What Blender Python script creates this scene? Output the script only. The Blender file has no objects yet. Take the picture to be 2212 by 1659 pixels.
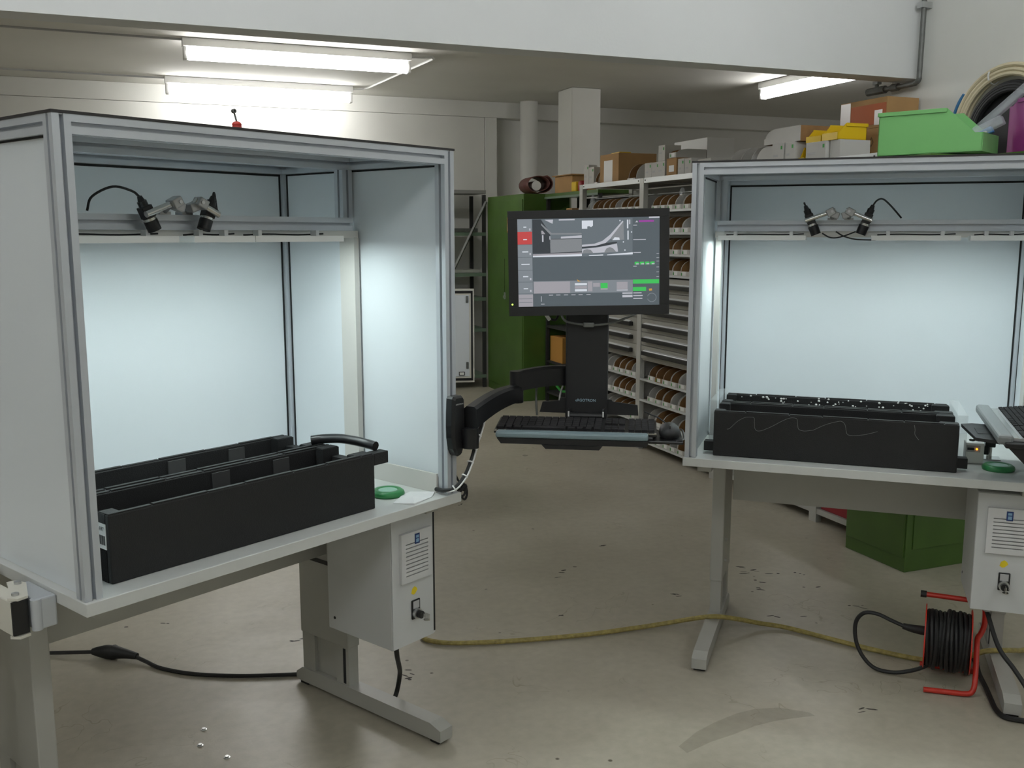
import bpy, bmesh, math, random
from mathutils import Vector, Matrix, Quaternion
random.seed(7)
R = math.radians
scene = bpy.context.scene
col = scene.collection

# ------------------------------------------------------------------ camera, world, exposure
CAM_H, CAM_PITCH, CAM_F = 1.5955, 8.7945, 2086.1
cam_d = bpy.data.cameras.new('camera'); cam = bpy.data.objects.new('camera', cam_d); col.objects.link(cam)
cam.location = (0, 0, CAM_H); cam.rotation_euler = (R(90 - CAM_PITCH), 0, 0)
cam_d.sensor_fit = 'HORIZONTAL'; cam_d.sensor_width = 36.0; cam_d.lens = CAM_F / 2212 * 36.0
cam_d.clip_start = 0.02
scene.camera = cam
wd = bpy.data.worlds.new('world'); scene.world = wd; wd.use_nodes = True
wd.node_tree.nodes['Background'].inputs[0].default_value = (0.75, 0.8, 0.85, 1)
wd.node_tree.nodes['Background'].inputs[1].default_value = 0.0
vs = scene.view_settings
vs.view_transform = 'Standard'; vs.look = 'None'; vs.exposure = 0.0; vs.gamma = 1.0; vs.use_curve_mapping = False
LAMP_BACK, LAMP_FRONT, LED = 25.0, 26.0, 27.0      # strengths of the tubes behind the beam, in front of it, and of the booth panels

# ------------------------------------------------------------------ materials
M = {}
def mat(name, c, rough=.5, metal=0.0, var=0.0, vscale=8.0, bump=0.0, bscale=200.0, emit=None, estr=0.0, trans=0.0, alpha=1.0, spec=None, coat=0.0):
    m = bpy.data.materials.new(name); m.use_nodes = True
    nt = m.node_tree; b = nt.nodes['Principled BSDF']
    b.inputs['Base Color'].default_value = (*c, 1); b.inputs['Roughness'].default_value = rough
    b.inputs['Metallic'].default_value = metal
    if spec is not None: b.inputs['Specular IOR Level'].default_value = spec
    if coat: b.inputs['Coat Weight'].default_value = coat
    if trans: b.inputs['Transmission Weight'].default_value = trans
    b.inputs['Alpha'].default_value = alpha
    if emit: b.inputs['Emission Color'].default_value = (*emit, 1); b.inputs['Emission Strength'].default_value = estr
    if var or bump:
        tc = nt.nodes.new('ShaderNodeTexCoord')
    if var:
        n = nt.nodes.new('ShaderNodeTexNoise'); n.inputs['Scale'].default_value = vscale; n.inputs['Detail'].default_value = 6
        nt.links.new(tc.outputs['Object'], n.inputs['Vector'])
        r = nt.nodes.new('ShaderNodeValToRGB')
        r.color_ramp.elements[0].position = .3; r.color_ramp.elements[1].position = .7
        r.color_ramp.elements[0].color = (*[max(0, x * (1 - var)) for x in c], 1)
        r.color_ramp.elements[1].color = (*[min(1, x * (1 + var)) for x in c], 1)
        nt.links.new(n.outputs['Fac'], r.inputs['Fac']); nt.links.new(r.outputs['Color'], b.inputs['Base Color'])
    if bump:
        n2 = nt.nodes.new('ShaderNodeTexNoise'); n2.inputs['Scale'].default_value = bscale; n2.inputs['Detail'].default_value = 3
        nt.links.new(tc.outputs['Object'], n2.inputs['Vector'])
        bp = nt.nodes.new('ShaderNodeBump'); bp.inputs['Strength'].default_value = bump; bp.inputs['Distance'].default_value = .003
        nt.links.new(n2.outputs['Fac'], bp.inputs['Height']); nt.links.new(bp.outputs['Normal'], b.inputs['Normal'])
    M[name] = m
    return m
mat('wall', (.74, .74, .70), .8, var=.05, vscale=1.3, bump=.15, bscale=60)
mat('ceiling', (.74, .73, .68), .85, var=.05, vscale=.9, bump=.1, bscale=40)
mat('beam', (.74, .75, .74), .8, var=.03, vscale=1.2, bump=.15, bscale=70)
mat('alu', (.58, .61, .65), .40, .35)
mat('clamp_metal', (.40, .40, .40), .32, .9)
mat('panel', (.74, .78, .81), .36)
mat('gasket', (.006, .006, .006), .6)
mat('top_cap', (.025, .022, .022), .5)
mat('table_top', (.63, .64, .62), .42, var=.02, vscale=30)
mat('table_edge', (.60, .585, .55), .5)
mat('desk_paint', (.44, .435, .40), .4, var=.02)
mat('desk_dark', (.26, .26, .24), .5)
mat('box_paint', (.60, .61, .61), .42, bump=.08, bscale=500)
mat('grille', (.66, .66, .66), .45)
mat('flat_black', (.02, .02, .022), .8)
mat('foam', (.009, .009, .0095), .6, bump=.4, bscale=350, spec=.5)
mat('foam_rim', (.20, .215, .215), .7, bump=.5, bscale=350, var=.30, vscale=60)
mat('foam_grey', (.05, .05, .05), .8)
mat('chalk', (.22, .22, .22), .8)
mat('logo_ink', (.45, .62, .72), .5)
mat('plastic_black', (.010, .010, .011), .32)
mat('plastic_dark', (.014, .014, .015), .5, bump=.15, bscale=900)
mat('rubber', (.012, .012, .012), .55)
mat('key', (.022, .021, .022), .75, spec=.15)
mat('palm', (.17, .23, .25), .4)
mat('palm_grey', (.20, .215, .215), .4)
mat('case_silver', (.36, .37, .37), .4, .3)
mat('silver', (.58, .57, .54), .22, .95)
mat('steel', (.55, .56, .56), .3, .9)
mat('white_plastic', (.80, .80, .78), .4)
mat('cream', (.72, .70, .62), .45)
mat('clear', (.75, .80, .80), .2, alpha=.22)
mat('film', (.75, .80, .84), .15, alpha=.27)
mat('green_puck', (.035, .24, .075), .35)
mat('puck_top', (.30, .55, .42), .3)
mat('paper', (.80, .80, .80), .7)
mat('blue', (.02, .05, .18), .4)
mat('blue_light', (.25, .42, .60), .4)
mat('yellow_tag', (.80, .62, .02), .5)
mat('green_cab', (.075, .155, .028), .32, var=.12, vscale=5, coat=.2)
mat('green_cab_dark', (.055, .115, .022), .4, var=.1, vscale=5)
mat('green_shelf', (.16, .23, .17), .4)
mat('grey_shelf', (.28, .28, .27), .5)
mat('rack_dark', (.035, .035, .035), .6)
mat('shelf_steel', (.50, .50, .47), .4, .1)
mat('shelf_lip', (.66, .68, .68), .32, .35)
mat('drawer', (.36, .35, .31), .45)
mat('handle_black', (.012, .012, .012), .4)
mat('label_white', (.80, .80, .78), .5)
mat('label_grey', (.45, .45, .45), .6)
mat('bin_white', (.54, .53, .50), .75)
mat('bin_brown', (.30, .165, .065), .8, var=.15, vscale=15)
mat('card', (.40, .235, .095), .8, var=.08, vscale=8)
mat('card_dark', (.16, .095, .045), .8)
mat('card_orange', (.50, .25, .05), .8)
mat('tape_orange', (.42, .10, .025), .6)
mat('tape_clear', (.62, .58, .55), .2)
mat('green_mark', (.03, .30, .04), .6)
mat('bin_yellow', (.75, .50, .01), .4)
mat('bin_green', (.20, .52, .17), .38)
mat('bin_green_dark', (.10, .36, .05), .4)
mat('bin_magenta', (.30, .02, .22), .35)
mat('red', (.55, .035, .02), .35)
mat('red_dark', (.30, .01, .02), .4)
mat('crate_red', (.12, .008, .01), .5)
mat('hose_cream', (.66, .58, .40), .45)
mat('hose_dark', (.02, .02, .022), .5)
mat('hose_blue', (.05, .20, .42), .4)
mat('leather', (.13, .045, .035), .6, var=.2, vscale=20)
mat('yellow_hose', (.34, .275, .085), .5, var=.3, vscale=60)
mat('pipe_grey', (.16, .165, .155), .5, .4, var=.2, vscale=20)
mat('orange_led', (.9, .3, .02), .4, emit=(1, .35, .02), estr=2.5)
mat('green_led', (.5, .9, .1), .4, emit=(.5, 1, .1), estr=2.5)
mat('tube', (.9, .9, .9), .4, emit=(1.0, .99, .975), estr=LAMP_BACK)
mat('tube_front', (.9, .9, .9), .4, emit=(.93, .97, 1.0), estr=LAMP_FRONT)
mat('led_panel', (.9, .9, .9), .4, emit=(.86, 1.0, .985), estr=LED)
def screen_mat(name, c, s=1.0): mat(name, (.01, .01, .01), .25, emit=c, estr=s)
screen_mat('scr_bg', (.085, .105, .12)); screen_mat('scr_side', (.20, .225, .25)); screen_mat('scr_mid', (.125, .15, .17))
screen_mat('scr_red', (.50, .06, .06)); screen_mat('scr_light', (.33, .32, .35)); screen_mat('scr_white', (.62, .66, .72))
screen_mat('scr_green', (.05, .50, .10)); screen_mat('scr_purple', (.30, .05, .32)); screen_mat('scr_img', (.21, .225, .24))
screen_mat('scr_pale', (.46, .47, .52)); screen_mat('scr_black', (.035, .042, .05)); screen_mat('scr_amber', (.55, .30, .06))

def floor_mat():
    m = bpy.data.materials.new('floor_concrete'); m.use_nodes = True; nt = m.node_tree; b = nt.nodes['Principled BSDF']
    N, L = nt.nodes.new, nt.links.new
    tc = N('ShaderNodeTexCoord')
    def noise(sc, det=5, dist=0.0):
        n = N('ShaderNodeTexNoise'); n.inputs['Scale'].default_value = sc; n.inputs['Detail'].default_value = det; n.inputs['Distortion'].default_value = dist
        L(tc.outputs['Object'], n.inputs['Vector']); return n
    def ramp(src, p0, c0, p1, c1):
        r = N('ShaderNodeValToRGB'); r.color_ramp.elements[0].position = p0; r.color_ramp.elements[1].position = p1
        r.color_ramp.elements[0].color = (*c0, 1); r.color_ramp.elements[1].color = (*c1, 1); L(src, r.inputs['Fac']); return r
    def mul(a, bb, f=1.0):
        x = N('ShaderNodeMixRGB'); x.blend_type = 'MULTIPLY'; x.inputs[0].default_value = f; L(a, x.inputs[1]); L(bb, x.inputs[2]); return x
    base = ramp(noise(1.6, 8).outputs['Fac'], .3, (.415, .378, .30), .7, (.505, .466, .38))
    fine = ramp(noise(26, 8).outputs['Fac'], .25, (.86, .86, .85), .7, (1.0, 1.0, 1.0))
    c = mul(base.outputs[0], fine.outputs[0])
    # scuffs: thin broken lines
    w = noise(3.2, 3, 1.5); ln = ramp(w.outputs['Fac'], .492, (1, 1, 1), .5, (.72, .69, .64))
    el = ln.color_ramp.elements; el.new(.508)
    for e_, p_, c_ in zip(el, (.492, .5, .508), ((1, 1, 1, 1), (.74, .70, .64, 1), (1, 1, 1, 1))): e_.position = p_; e_.color = c_
    gate = ramp(noise(2.1, 4).outputs['Fac'], .55, (0, 0, 0), .62, (1, 1, 1))
    x = N('ShaderNodeMixRGB'); x.blend_type = 'MULTIPLY'; L(gate.outputs[0], x.inputs[0]); L(c.outputs[0], x.inputs[1]); L(ln.outputs[0], x.inputs[2])
    # dark flecks
    v = N('ShaderNodeTexVoronoi'); v.inputs['Scale'].default_value = 7.0; L(tc.outputs['Object'], v.inputs['Vector'])
    fl = ramp(v.outputs['Distance'], .035, (.25, .22, .19), .06, (1, 1, 1))
    g2 = ramp(noise(1.3, 2).outputs['Fac'], .50, (0, 0, 0), .56, (1, 1, 1))
    y = N('ShaderNodeMixRGB'); y.blend_type = 'MULTIPLY'; L(g2.outputs[0], y.inputs[0]); L(x.outputs[0], y.inputs[1]); L(fl.outputs[0], y.inputs[2])
    L(y.outputs[0], b.inputs['Base Color'])
    rr = ramp(noise(5, 4).outputs['Fac'], .3, (.33, .33, .33), .75, (.44, .44, .44)); L(rr.outputs[0], b.inputs['Roughness'])
    bp = N('ShaderNodeBump'); bp.inputs['Strength'].default_value = .06; bp.inputs['Distance'].default_value = .004
    L(noise(120, 3).outputs['Fac'], bp.inputs['Height']); L(bp.outputs['Normal'], b.inputs['Normal'])
    M['floor'] = m
floor_mat()
mat('stain', (.24, .205, .15), .5, alpha=.16)
mat('fleck', (.07, .06, .05), .6, alpha=.75)

# ------------------------------------------------------------------ frames and builders
class Frame:
    def __init__(s, x, y, deg, z=0.0): s.x, s.y, s.z, s.a = x, y, z, R(deg)
    def w(s, l):
        c, n = math.cos(s.a), math.sin(s.a)
        return Vector((s.x + c * l[0] - n * l[1], s.y + n * l[0] + c * l[1], s.z + l[2]))
WORLD = Frame(0, 0, 0)
BLD = Frame(0, 0, 21.5)                 # x along the concrete beam, y into the depth of the hall
WL = Frame(-.9199, 1.9888, 50.54)       # left workstation: x along its front edge, y into its depth
WR = Frame(.6123, 3.3847, -19.23)       # right workstation
ORG = {}
def tag(o, label=None, cat=None, group=None, kind=None):
    if label: o['label'] = label
    if cat: o['category'] = cat
    if group: o['group'] = group
    if kind: o['kind'] = kind
    return o
def thing(name, label, cat, frame, loc, group=None):
    o = bpy.data.objects.new(name, None); col.objects.link(o); o.empty_display_size = .05
    o.location = frame.w(loc); o.rotation_euler = (0, 0, frame.a)
    ORG[o.name] = Vector(loc)
    return tag(o, label, cat, group)

class MB:
    """collects shapes of one part in frame coordinates"""
    def __init__(s): s.v = []; s.f = []; s.mi = []; s.m = 0; s.smooth = False
    def add(s, vs, fs):
        o = len(s.v); s.v += [Vector(p) for p in vs]
        for f in fs: s.f.append([i + o for i in f]); s.mi.append(s.m)
        return s
    def box(s, x0, x1, y0, y1, z0, z1, bev=0.0, rot=None):
        bm = bmesh.new()
        vs = [bm.verts.new(p) for p in ((x0, y0, z0), (x1, y0, z0), (x1, y1, z0), (x0, y1, z0), (x0, y0, z1), (x1, y0, z1), (x1, y1, z1), (x0, y1, z1))]
        for f in ((0, 3, 2, 1), (4, 5, 6, 7), (0, 1, 5, 4), (1, 2, 6, 5), (2, 3, 7, 6), (3, 0, 4, 7)): bm.faces.new([vs[i] for i in f])
        if bev: bmesh.ops.bevel(bm, geom=bm.edges[:], offset=bev, segments=2, affect='EDGES', profile=.5)
        bm.verts.index_update()
        pts = [v.co.copy() for v in bm.verts]
        if rot: pts = [rot @ p for p in pts]
        s.add(pts, [[v.index for v in f.verts] for f in bm.faces]); bm.free(); return s
    def rbox(s, c, size, rot, bev=0.0):
        """box of size about c, turned by a 3x3 matrix"""
        h = [d / 2 for d in size]; o = len(s.v)
        s.box(-h[0], h[0], -h[1], h[1], -h[2], h[2], bev)
        for i in range(o, len(s.v)): s.v[i] = rot @ s.v[i] + Vector(c)
        return s
    def prism(s, poly, a, b, axis='z', closed=True):
        n = len(poly)
        def P(p, t): return {'z': (p[0], p[1], t), 'y': (p[0], t, p[1]), 'x': (t, p[0], p[1])}[axis]
        vs = [P(p, a) for p in poly] + [P(p, b) for p in poly]
        fs = [[i, (i + 1) % n, n + (i + 1) % n, n + i] for i in range(n)]
        if closed: fs += [list(range(n))[::-1], list(range(n, 2 * n))]
        return s.add(vs, fs)
    def cyl(s, p0, p1, r0, r1=None, n=16, caps=True):
        r1 = r0 if r1 is None else r1
        p0, p1 = Vector(p0), Vector(p1); d = (p1 - p0).normalized(); q = Vector((0, 0, 1)).rotation_difference(d)
        vs = []
        for p, r in ((p0, r0), (p1, r1)):
            for i in range(n): a = 2 * math.pi * i / n; vs.append(p + q @ Vector((r * math.cos(a), r * math.sin(a), 0)))
        fs = [[i, (i + 1) % n, n + (i + 1) % n, n + i] for i in range(n)]
        if caps: fs += [list(range(n))[::-1], list(range(n, 2 * n))]
        return s.add(vs, fs)
    def ring(s, p0, p1, ro, ri, n=24):
        p0, p1 = Vector(p0), Vector(p1); q = Vector((0, 0, 1)).rotation_difference((p1 - p0).normalized()); vs = []
        for p, r in ((p0, ro), (p1, ro), (p1, ri), (p0, ri)):
            for i in range(n): a = 2 * math.pi * i / n; vs.append(p + q @ Vector((r * math.cos(a), r * math.sin(a), 0)))
        fs = []
        for k in range(4):
            for i in range(n): fs.append([k * n + i, k * n + (i + 1) % n, ((k + 1) % 4) * n + (i + 1) % n, ((k + 1) % 4) * n + i])
        return s.add(vs, fs)
    def lathe(s, c, prof, n=24):
        vs = []; fs = []; k = len(prof); c = Vector(c)
        for i in range(n):
            a = 2 * math.pi * i / n
            for r, z in prof: vs.append(c + Vector((r * math.cos(a), r * math.sin(a), z)))
        for i in range(n):
            for j in range(k - 1):
                a, b = i * k + j, ((i + 1) % n) * k + j
                fs.append([a, b, b + 1, a + 1])
        fs.append([i * k + k - 1 for i in range(n)]); fs.append([i * k for i in range(n)][::-1])
        return s.add(vs, fs)
    def tube(s, pts, r, n=8, sub=6, closed=False):
        pts = [Vector(p) for p in pts]
        if sub > 1: pts = spline(pts, sub, closed)
        m = len(pts); vs = []; fs = []; up = Vector((0, 0, 1)); prev = None
        for i, p in enumerate(pts):
            if closed: t = pts[(i + 1) % m] - pts[i - 1]
            else: t = pts[min(i + 1, m - 1)] - pts[max(i - 1, 0)]
            t = t.normalized() if t.length > 1e-9 else Vector((1, 0, 0))
            if prev is None:
                u = t.cross(up)
                if u.length < 1e-3: u = t.cross(Vector((1, 0, 0)))
                u.normalize()
            else:
                u = prev - t * prev.dot(t)
                if u.length < 1e-6: u = t.orthogonal()
                u.normalize()
            prev = u; w = t.cross(u)
            rr = r(i / (m - 1)) if callable(r) else r
            for k in range(n):
                a = 2 * math.pi * k / n; vs.append(p + (u * math.cos(a) + w * math.sin(a)) * rr)
        for i in range(m if closed else m - 1):
            j = (i + 1) % m
            for k in range(n): fs.append([i * n + k, i * n + (k + 1) % n, j * n + (k + 1) % n, j * n + k])
        if not closed: fs += [list(range(n))[::-1], [(m - 1) * n + k for k in range(n)]]
        s.smooth = True
        return s.add(vs, fs)
    def sphere(s, c, rx, ry, rz, n=16, m=10, rot=None):
        vs = []; fs = []; c = Vector(c)
        for j in range(1, m):
            t = math.pi * j / m
            for i in range(n):
                a = 2 * math.pi * i / n; p = Vector((rx * math.sin(t) * math.cos(a), ry * math.sin(t) * math.sin(a), rz * math.cos(t)))
                vs.append(c + (rot @ p if rot else p))
        top, bot = len(vs), len(vs) + 1
        for z in (rz, -rz): p = Vector((0, 0, z)); vs.append(c + (rot @ p if rot else p))
        for j in range(m - 2):
            for i in range(n): fs.append([j * n + i, (j + 1) * n + i, (j + 1) * n + (i + 1) % n, j * n + (i + 1) % n])
        for i in range(n): fs.append([top, i, (i + 1) % n]); fs.append([bot, (m - 2) * n + (i + 1) % n, (m - 2) * n + i])
        s.smooth = True
        return s.add(vs, fs)
    def quad(s, a, b, c, d): return s.add([a, b, c, d], [[0, 1, 2, 3]])
    def mesh(s, name, mats, org=Vector((0, 0, 0))):
        me = bpy.data.meshes.new(name); me.from_pydata([tuple(p - org) for p in s.v], [], s.f)
        for m in (mats if isinstance(mats, (list, tuple)) else [mats]): me.materials.append(M[m])
        me.polygons.foreach_set('material_index', s.mi)
        bm = bmesh.new(); bm.from_mesh(me); bmesh.ops.recalc_face_normals(bm, faces=bm.faces[:]); bm.to_mesh(me); bm.free()
        if s.smooth:
            for p in me.polygons: p.use_smooth = True
            me.set_sharp_from_angle(angle=R(40))
        me.update()
        return me
    def build(s, name, mats, parent, origin=None):
        """a part of parent; parent's own origin is subtracted"""
        root = parent
        org = ORG[root.name]
        if origin is not None: org = origin
        o = bpy.data.objects.new(name, s.mesh(name, mats, org)); col.objects.link(o); o.parent = root
        ORG[o.name] = org
        return o
    def top(s, name, mats, frame, loc, label=None, cat=None, group=None, kind=None):
        """a thing that is one mesh"""
        o = bpy.data.objects.new(name, s.mesh(name, mats, Vector(loc))); col.objects.link(o)
        o.location = frame.w(loc); o.rotation_euler = (0, 0, frame.a); ORG[o.name] = Vector(loc)
        return tag(o, label, cat, group, kind)
def spline(p, sub, closed=False):
    n = len(p); out = []
    for i in range(n if closed else n - 1):
        a = p[i - 1] if (closed or i > 0) else p[0] * 2 - p[1]
        b = p[i]; c = p[(i + 1) % n]
        d = p[(i + 2) % n] if (closed or i + 2 < n) else c * 2 - b
        for k in range(sub):
            t = k / sub
            out.append(.5 * ((2 * b) + (c - a) * t + (2 * a - 5 * b + 4 * c - d) * t * t + (3 * b - a - 3 * c + d) * t ** 3))
    if not closed: out.append(p[-1].copy())
    return out
def copy_tree(o, parent=None):
    c = o.copy(); col.objects.link(c); c.parent = parent; ORG[c.name] = ORG[o.name]
    for ch in list(o.children): copy_tree(ch, c)
    return c
def text_obj(body, size, depth, matname, parent, loc, rot, name='lettering', align='CENTER'):
    cu = bpy.data.curves.new(name, 'FONT'); cu.body = body; cu.size = size; cu.extrude = depth; cu.align_x = align; cu.align_y = 'CENTER'
    to = bpy.data.objects.new('tmp_text', cu); col.objects.link(to)
    dg = bpy.context.evaluated_depsgraph_get(); me = bpy.data.meshes.new_from_object(to.evaluated_get(dg)); bpy.data.objects.remove(to)
    me.name = name; me.materials.clear(); me.materials.append(M[matname])
    o = bpy.data.objects.new(name, me); col.objects.link(o); o.parent = parent
    o.location = Vector(loc) - ORG[parent.name]; o.rotation_euler = rot; ORG[o.name] = ORG[parent.name]
    return o
def profile(w, h=None, sl=.009, dp=.0145):
    """slotted aluminium section, corner at 0,0"""
    h = h or w; g = sl / 2; cx, cy = w / 2, h / 2
    return [(0, 0), (cx - g, 0), (cx - g, dp), (cx + g, dp), (cx + g, 0), (w, 0), (w, cy - g), (w - dp, cy - g), (w - dp, cy + g), (w, cy + g), (w, h),
            (cx + g, h), (cx + g, h - dp), (cx - g, h - dp), (cx - g, h), (0, h), (0, cy + g), (dp, cy + g), (dp, cy - g), (0, cy - g)]
def prof_bar(mb, axis, x, y, a, b, w=.04):
    k = len(mb.mi); mb.prism([(p[0] + x, p[1] + y) for p in profile(w)], a, b, axis)
    return mb
def rotm(ax, deg): return Matrix.Rotation(R(deg), 3, ax)

# ------------------------------------------------------------------ the hall (building frame: s, r, z)
HC = 3.0
def struct(name, mb, m, loc=(0, 0, 0)): return mb.top(name, m, BLD, loc, kind='structure')
struct('floor', MB().box(-5, 9.2, -4.2, 10.4, -.1, 0), 'floor')
struct('ceiling', MB().box(-5, 9.2, 4.45, 10.4, HC, HC + .15).box(-5, 4.4, -4.2, 4.3, 3.5, 3.65), 'ceiling')
struct('wall_back', MB().box(-5, 9.2, 10.16, 10.4, 0, HC), 'wall')
struct('wall_left', MB().box(-5.2, -5, -4.2, 10.4, 0, 3.6), 'wall')
struct('wall_right', MB().box(4.1, 4.4, -4.2, 4.505, 0, 3.6), 'wall')
struct('wall_far_right', MB().box(9.2, 9.4, 4.3, 10.4, 0, HC), 'wall')
struct('wall_front', MB().box(-5, 4.4, -4.4, -4.2, 0, 3.6), 'wall')
struct('trim_1', MB().box(-5, 4.098, 4.30, 4.45, 2.44, 3.6).box(4.402, 9.2, 4.30, 4.45, 0, 3.6), 'beam')        # the deep concrete beam across the hall
struct('trim_2', MB().box(-5, 9.2, 10.0, 10.158, 2.835, HC - .002), 'wall')                  # lintel band along the back wall
struct('trim_3', MB().box(-5, 3.625, 10.012, 10.158, 0, 2.832).box(3.632, 3.763, 10.0, 10.158, 0, 2.832), 'wall')   # filled-in bay of the back wall
struct('trim_4', MB().box(4.056, 4.371, 8.73, 9.05, 0, HC - .002, .012), 'wall')             # square concrete column
pb = MB().cyl((4.08, 9.86, 0), (4.08, 9.86, HC - .002), .095, n=28); pb.smooth = True
struct('trim_5', pb, 'wall')                                                             # round painted downpipe

# stains and flecks on the floor, as thin films of dirt
FL = bpy.data.objects['floor']; ORG['floor'] = Vector((0, 0, 0))
def wb(x, y): c, n = math.cos(BLD.a), math.sin(BLD.a); return (c * x + n * y, -n * x + c * y)
mb = MB(); L1, L2 = [], []
for i, (x, y) in enumerate(((.535, 2.815), (.616, 2.894), (.686, 2.943), (.776, 3.004), (.846, 3.036), (.928, 3.052), (1.011, 3.042))):
    w_ = (.02, .032, .04, .042, .042, .036, .012)[i]; L1.append((*wb(x + w_ * .5, y - w_), .0006)); L2.append((*wb(x - w_ * .5, y + w_), .0006))
n = len(L1); mb.add(L1 + L2, [[i, i + 1, n + i + 1, n + i] for i in range(n - 1)]); mb.build('stain', 'stain', FL)
mb = MB(); rf = random.Random(9)
for k, (x, y) in enumerate(((1.11, 4.498), (1.114, 4.42), (1.176, 4.446), (1.247, 4.42), (1.152, 4.308), (1.363, 4.401), (1.137, 4.207), (1.426, 4.218), (1.464, 4.022), (1.502, 3.985), (1.517, 3.918), (1.116, 3.893), (1.224, 3.893), (.227, 4.37), (.219, 4.433), (.265, 4.452), (.301, 4.498), (.724, 4.132), (.489, 4.815), (-.097, 4.219), (-.391, 3.329), (-.356, 3.31), (-.378, 3.366), (1.203, 3.077), (-.85, 3.643), (-1.448, 3.795), (-1.578, 3.786), (.081, 6.88), (-.293, 5.597), (.2, 3.9), (.1, 5.1))):
    for j in range(rf.randint(1, 3)):
        cx, cy = x + rf.uniform(-.025, .025), y + rf.uniform(-.02, .02); a = rf.uniform(-.6, .6); l_, h_ = rf.uniform(.006, .024), rf.uniform(.0025, .007)
        mb.add([(*wb(cx + l_ * math.cos(t_) * math.cos(a) - h_ * math.sin(t_) * math.sin(a), cy + l_ * math.cos(t_) * math.sin(a) + h_ * math.sin(t_) * math.cos(a)), .0005) for t_ in (0, 1.1, 2.2, 3.1, 4.2, 5.3)], [list(range(6))])
o = mb.build('fleck', 'fleck', FL); o['kind'] = 'stuff'
# fluorescent battens
def batten(label, s0, s1, r, z, tubemat, along='s', group='ceiling battens'):
    c = ((s0 + s1) / 2, r, z) if along == 's' else (r, (s0 + s1) / 2, z)
    t = thing('fluorescent_batten', label, 'ceiling lamp', BLD, c, group)
    def bx(mb, a0, a1, b0, b1, z0, z1, bev=0): 
        return mb.box(a0, a1, r + b0, r + b1, z0, z1, bev) if along == 's' else mb.box(r + b0, r + b1, a0, a1, z0, z1, bev)
    bx(MB(), s0, s1, -.05, .05, z - .06, z - .001, .004).build('housing', 'white_plastic', t)
    for e in (s0 + .004, s1 - .034): bx(MB(), e, e + .03, -.035, .035, z - .155, z - .06, .008).build('lampholder', 'white_plastic', t)
    mb = MB()
    p0, p1 = ((s0 + .036, r, z - .110), (s1 - .036, r, z - .110)) if along == 's' else ((r, s0 + .036, z - .110), (r, s1 - .036, z - .110))
    mb.cyl(p0, p1, .042, n=18); mb.smooth = True
    mb.build('tube', tubemat, t)
    return t
batten('glowing fluorescent batten just behind the concrete beam', .445, 2.15, 7.64, HC, 'tube')
batten('glowing fluorescent batten close to the back wall', .39, 2.09, 9.5, HC, 'tube')
batten('glowing fluorescent batten above the cardboard boxes, running into the depth', 6.35, 7.86, 5.62, HC, 'tube', 'r')
for where, s, r in (('centre_by_beam', -.9, 2.4), ('right_by_beam', 1.9, 2.4), ('centre_behind_viewer', -.9, -.6), ('right_behind_viewer', 1.9, -.6), ('left_by_beam', -3.4, 1.2), ('left_behind_viewer', -3.4, -1.4)):
    b_ = batten('fluorescent batten on the ceiling of the front hall', s, s + 1.6, r, 3.5, 'tube_front', group='battens of the front hall')
    b_.name = 'batten_%s_offscreen' % where
    for ch in b_.children:
        if ch.name.startswith('tube'): ch.name = 'tube_%s_offscreen' % where
# conduits on the ceiling
MB().tube([(-4.98, 7.5, 2.985), (.445, 7.62, 2.985)], .008, 6, 1).top('conduit', 'label_grey', BLD, (-5, 7.5, 2.985), 'grey conduit feeding the batten behind the concrete beam', 'conduit')
MB().tube([(-4.98, 9.45, 2.985), (.39, 9.5, 2.985)], .008, 6, 1).top('conduit', 'label_grey', BLD, (-5, 9.45, 2.985), 'grey conduit feeding the batten close to the back wall', 'conduit')
MB().tube([(2.15, 7.64, 2.975), (2.33, 7.64, 2.985), (2.36, 7.7, 2.985), (2.23, 9.4, 2.985), (2.2, 9.5, 2.985), (2.09, 9.5, 2.975)], .011, 6, 1).top('conduit', 'white_plastic', BLD, (2.15, 7.64, 2.975), 'white cable linking the two battens on the ceiling', 'cable')

# grey pipe with valve on the right wall
t = thing('water_pipe', 'grey steel pipe running down the wall and along under the beam', 'pipe', BLD, (4.05, 4.24, 2.4))
MB().tube([(4.055, 4.255, 3.5), (4.055, 4.25, 2.8), (4.052, 4.25, 2.47), (4.05, 4.25, 2.43), (4.05, 4.27, 2.415), (4.05, 4.31, 2.41), (4.05, 4.62, 2.41)], .014, 10, 4).build('pipe', 'pipe_grey', t)
MB().cyl((4.05, 4.40, 2.41), (4.05, 4.45, 2.41), .021, n=10).cyl((4.05, 4.50, 2.41), (4.05, 4.64, 2.41), .022, n=10).build('fitting', 'pipe_grey', t)
MB().cyl((4.05, 4.57, 2.42), (4.05, 4.57, 2.46), .012, n=8).box(4.035, 4.065, 4.55, 4.59, 2.445, 2.462).build('valve_handle', 'pipe_grey', t)
MB().box(4.03, 4.098, 4.235, 4.275, 2.80, 2.83).build('pipe_clip', 'steel', t)

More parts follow.
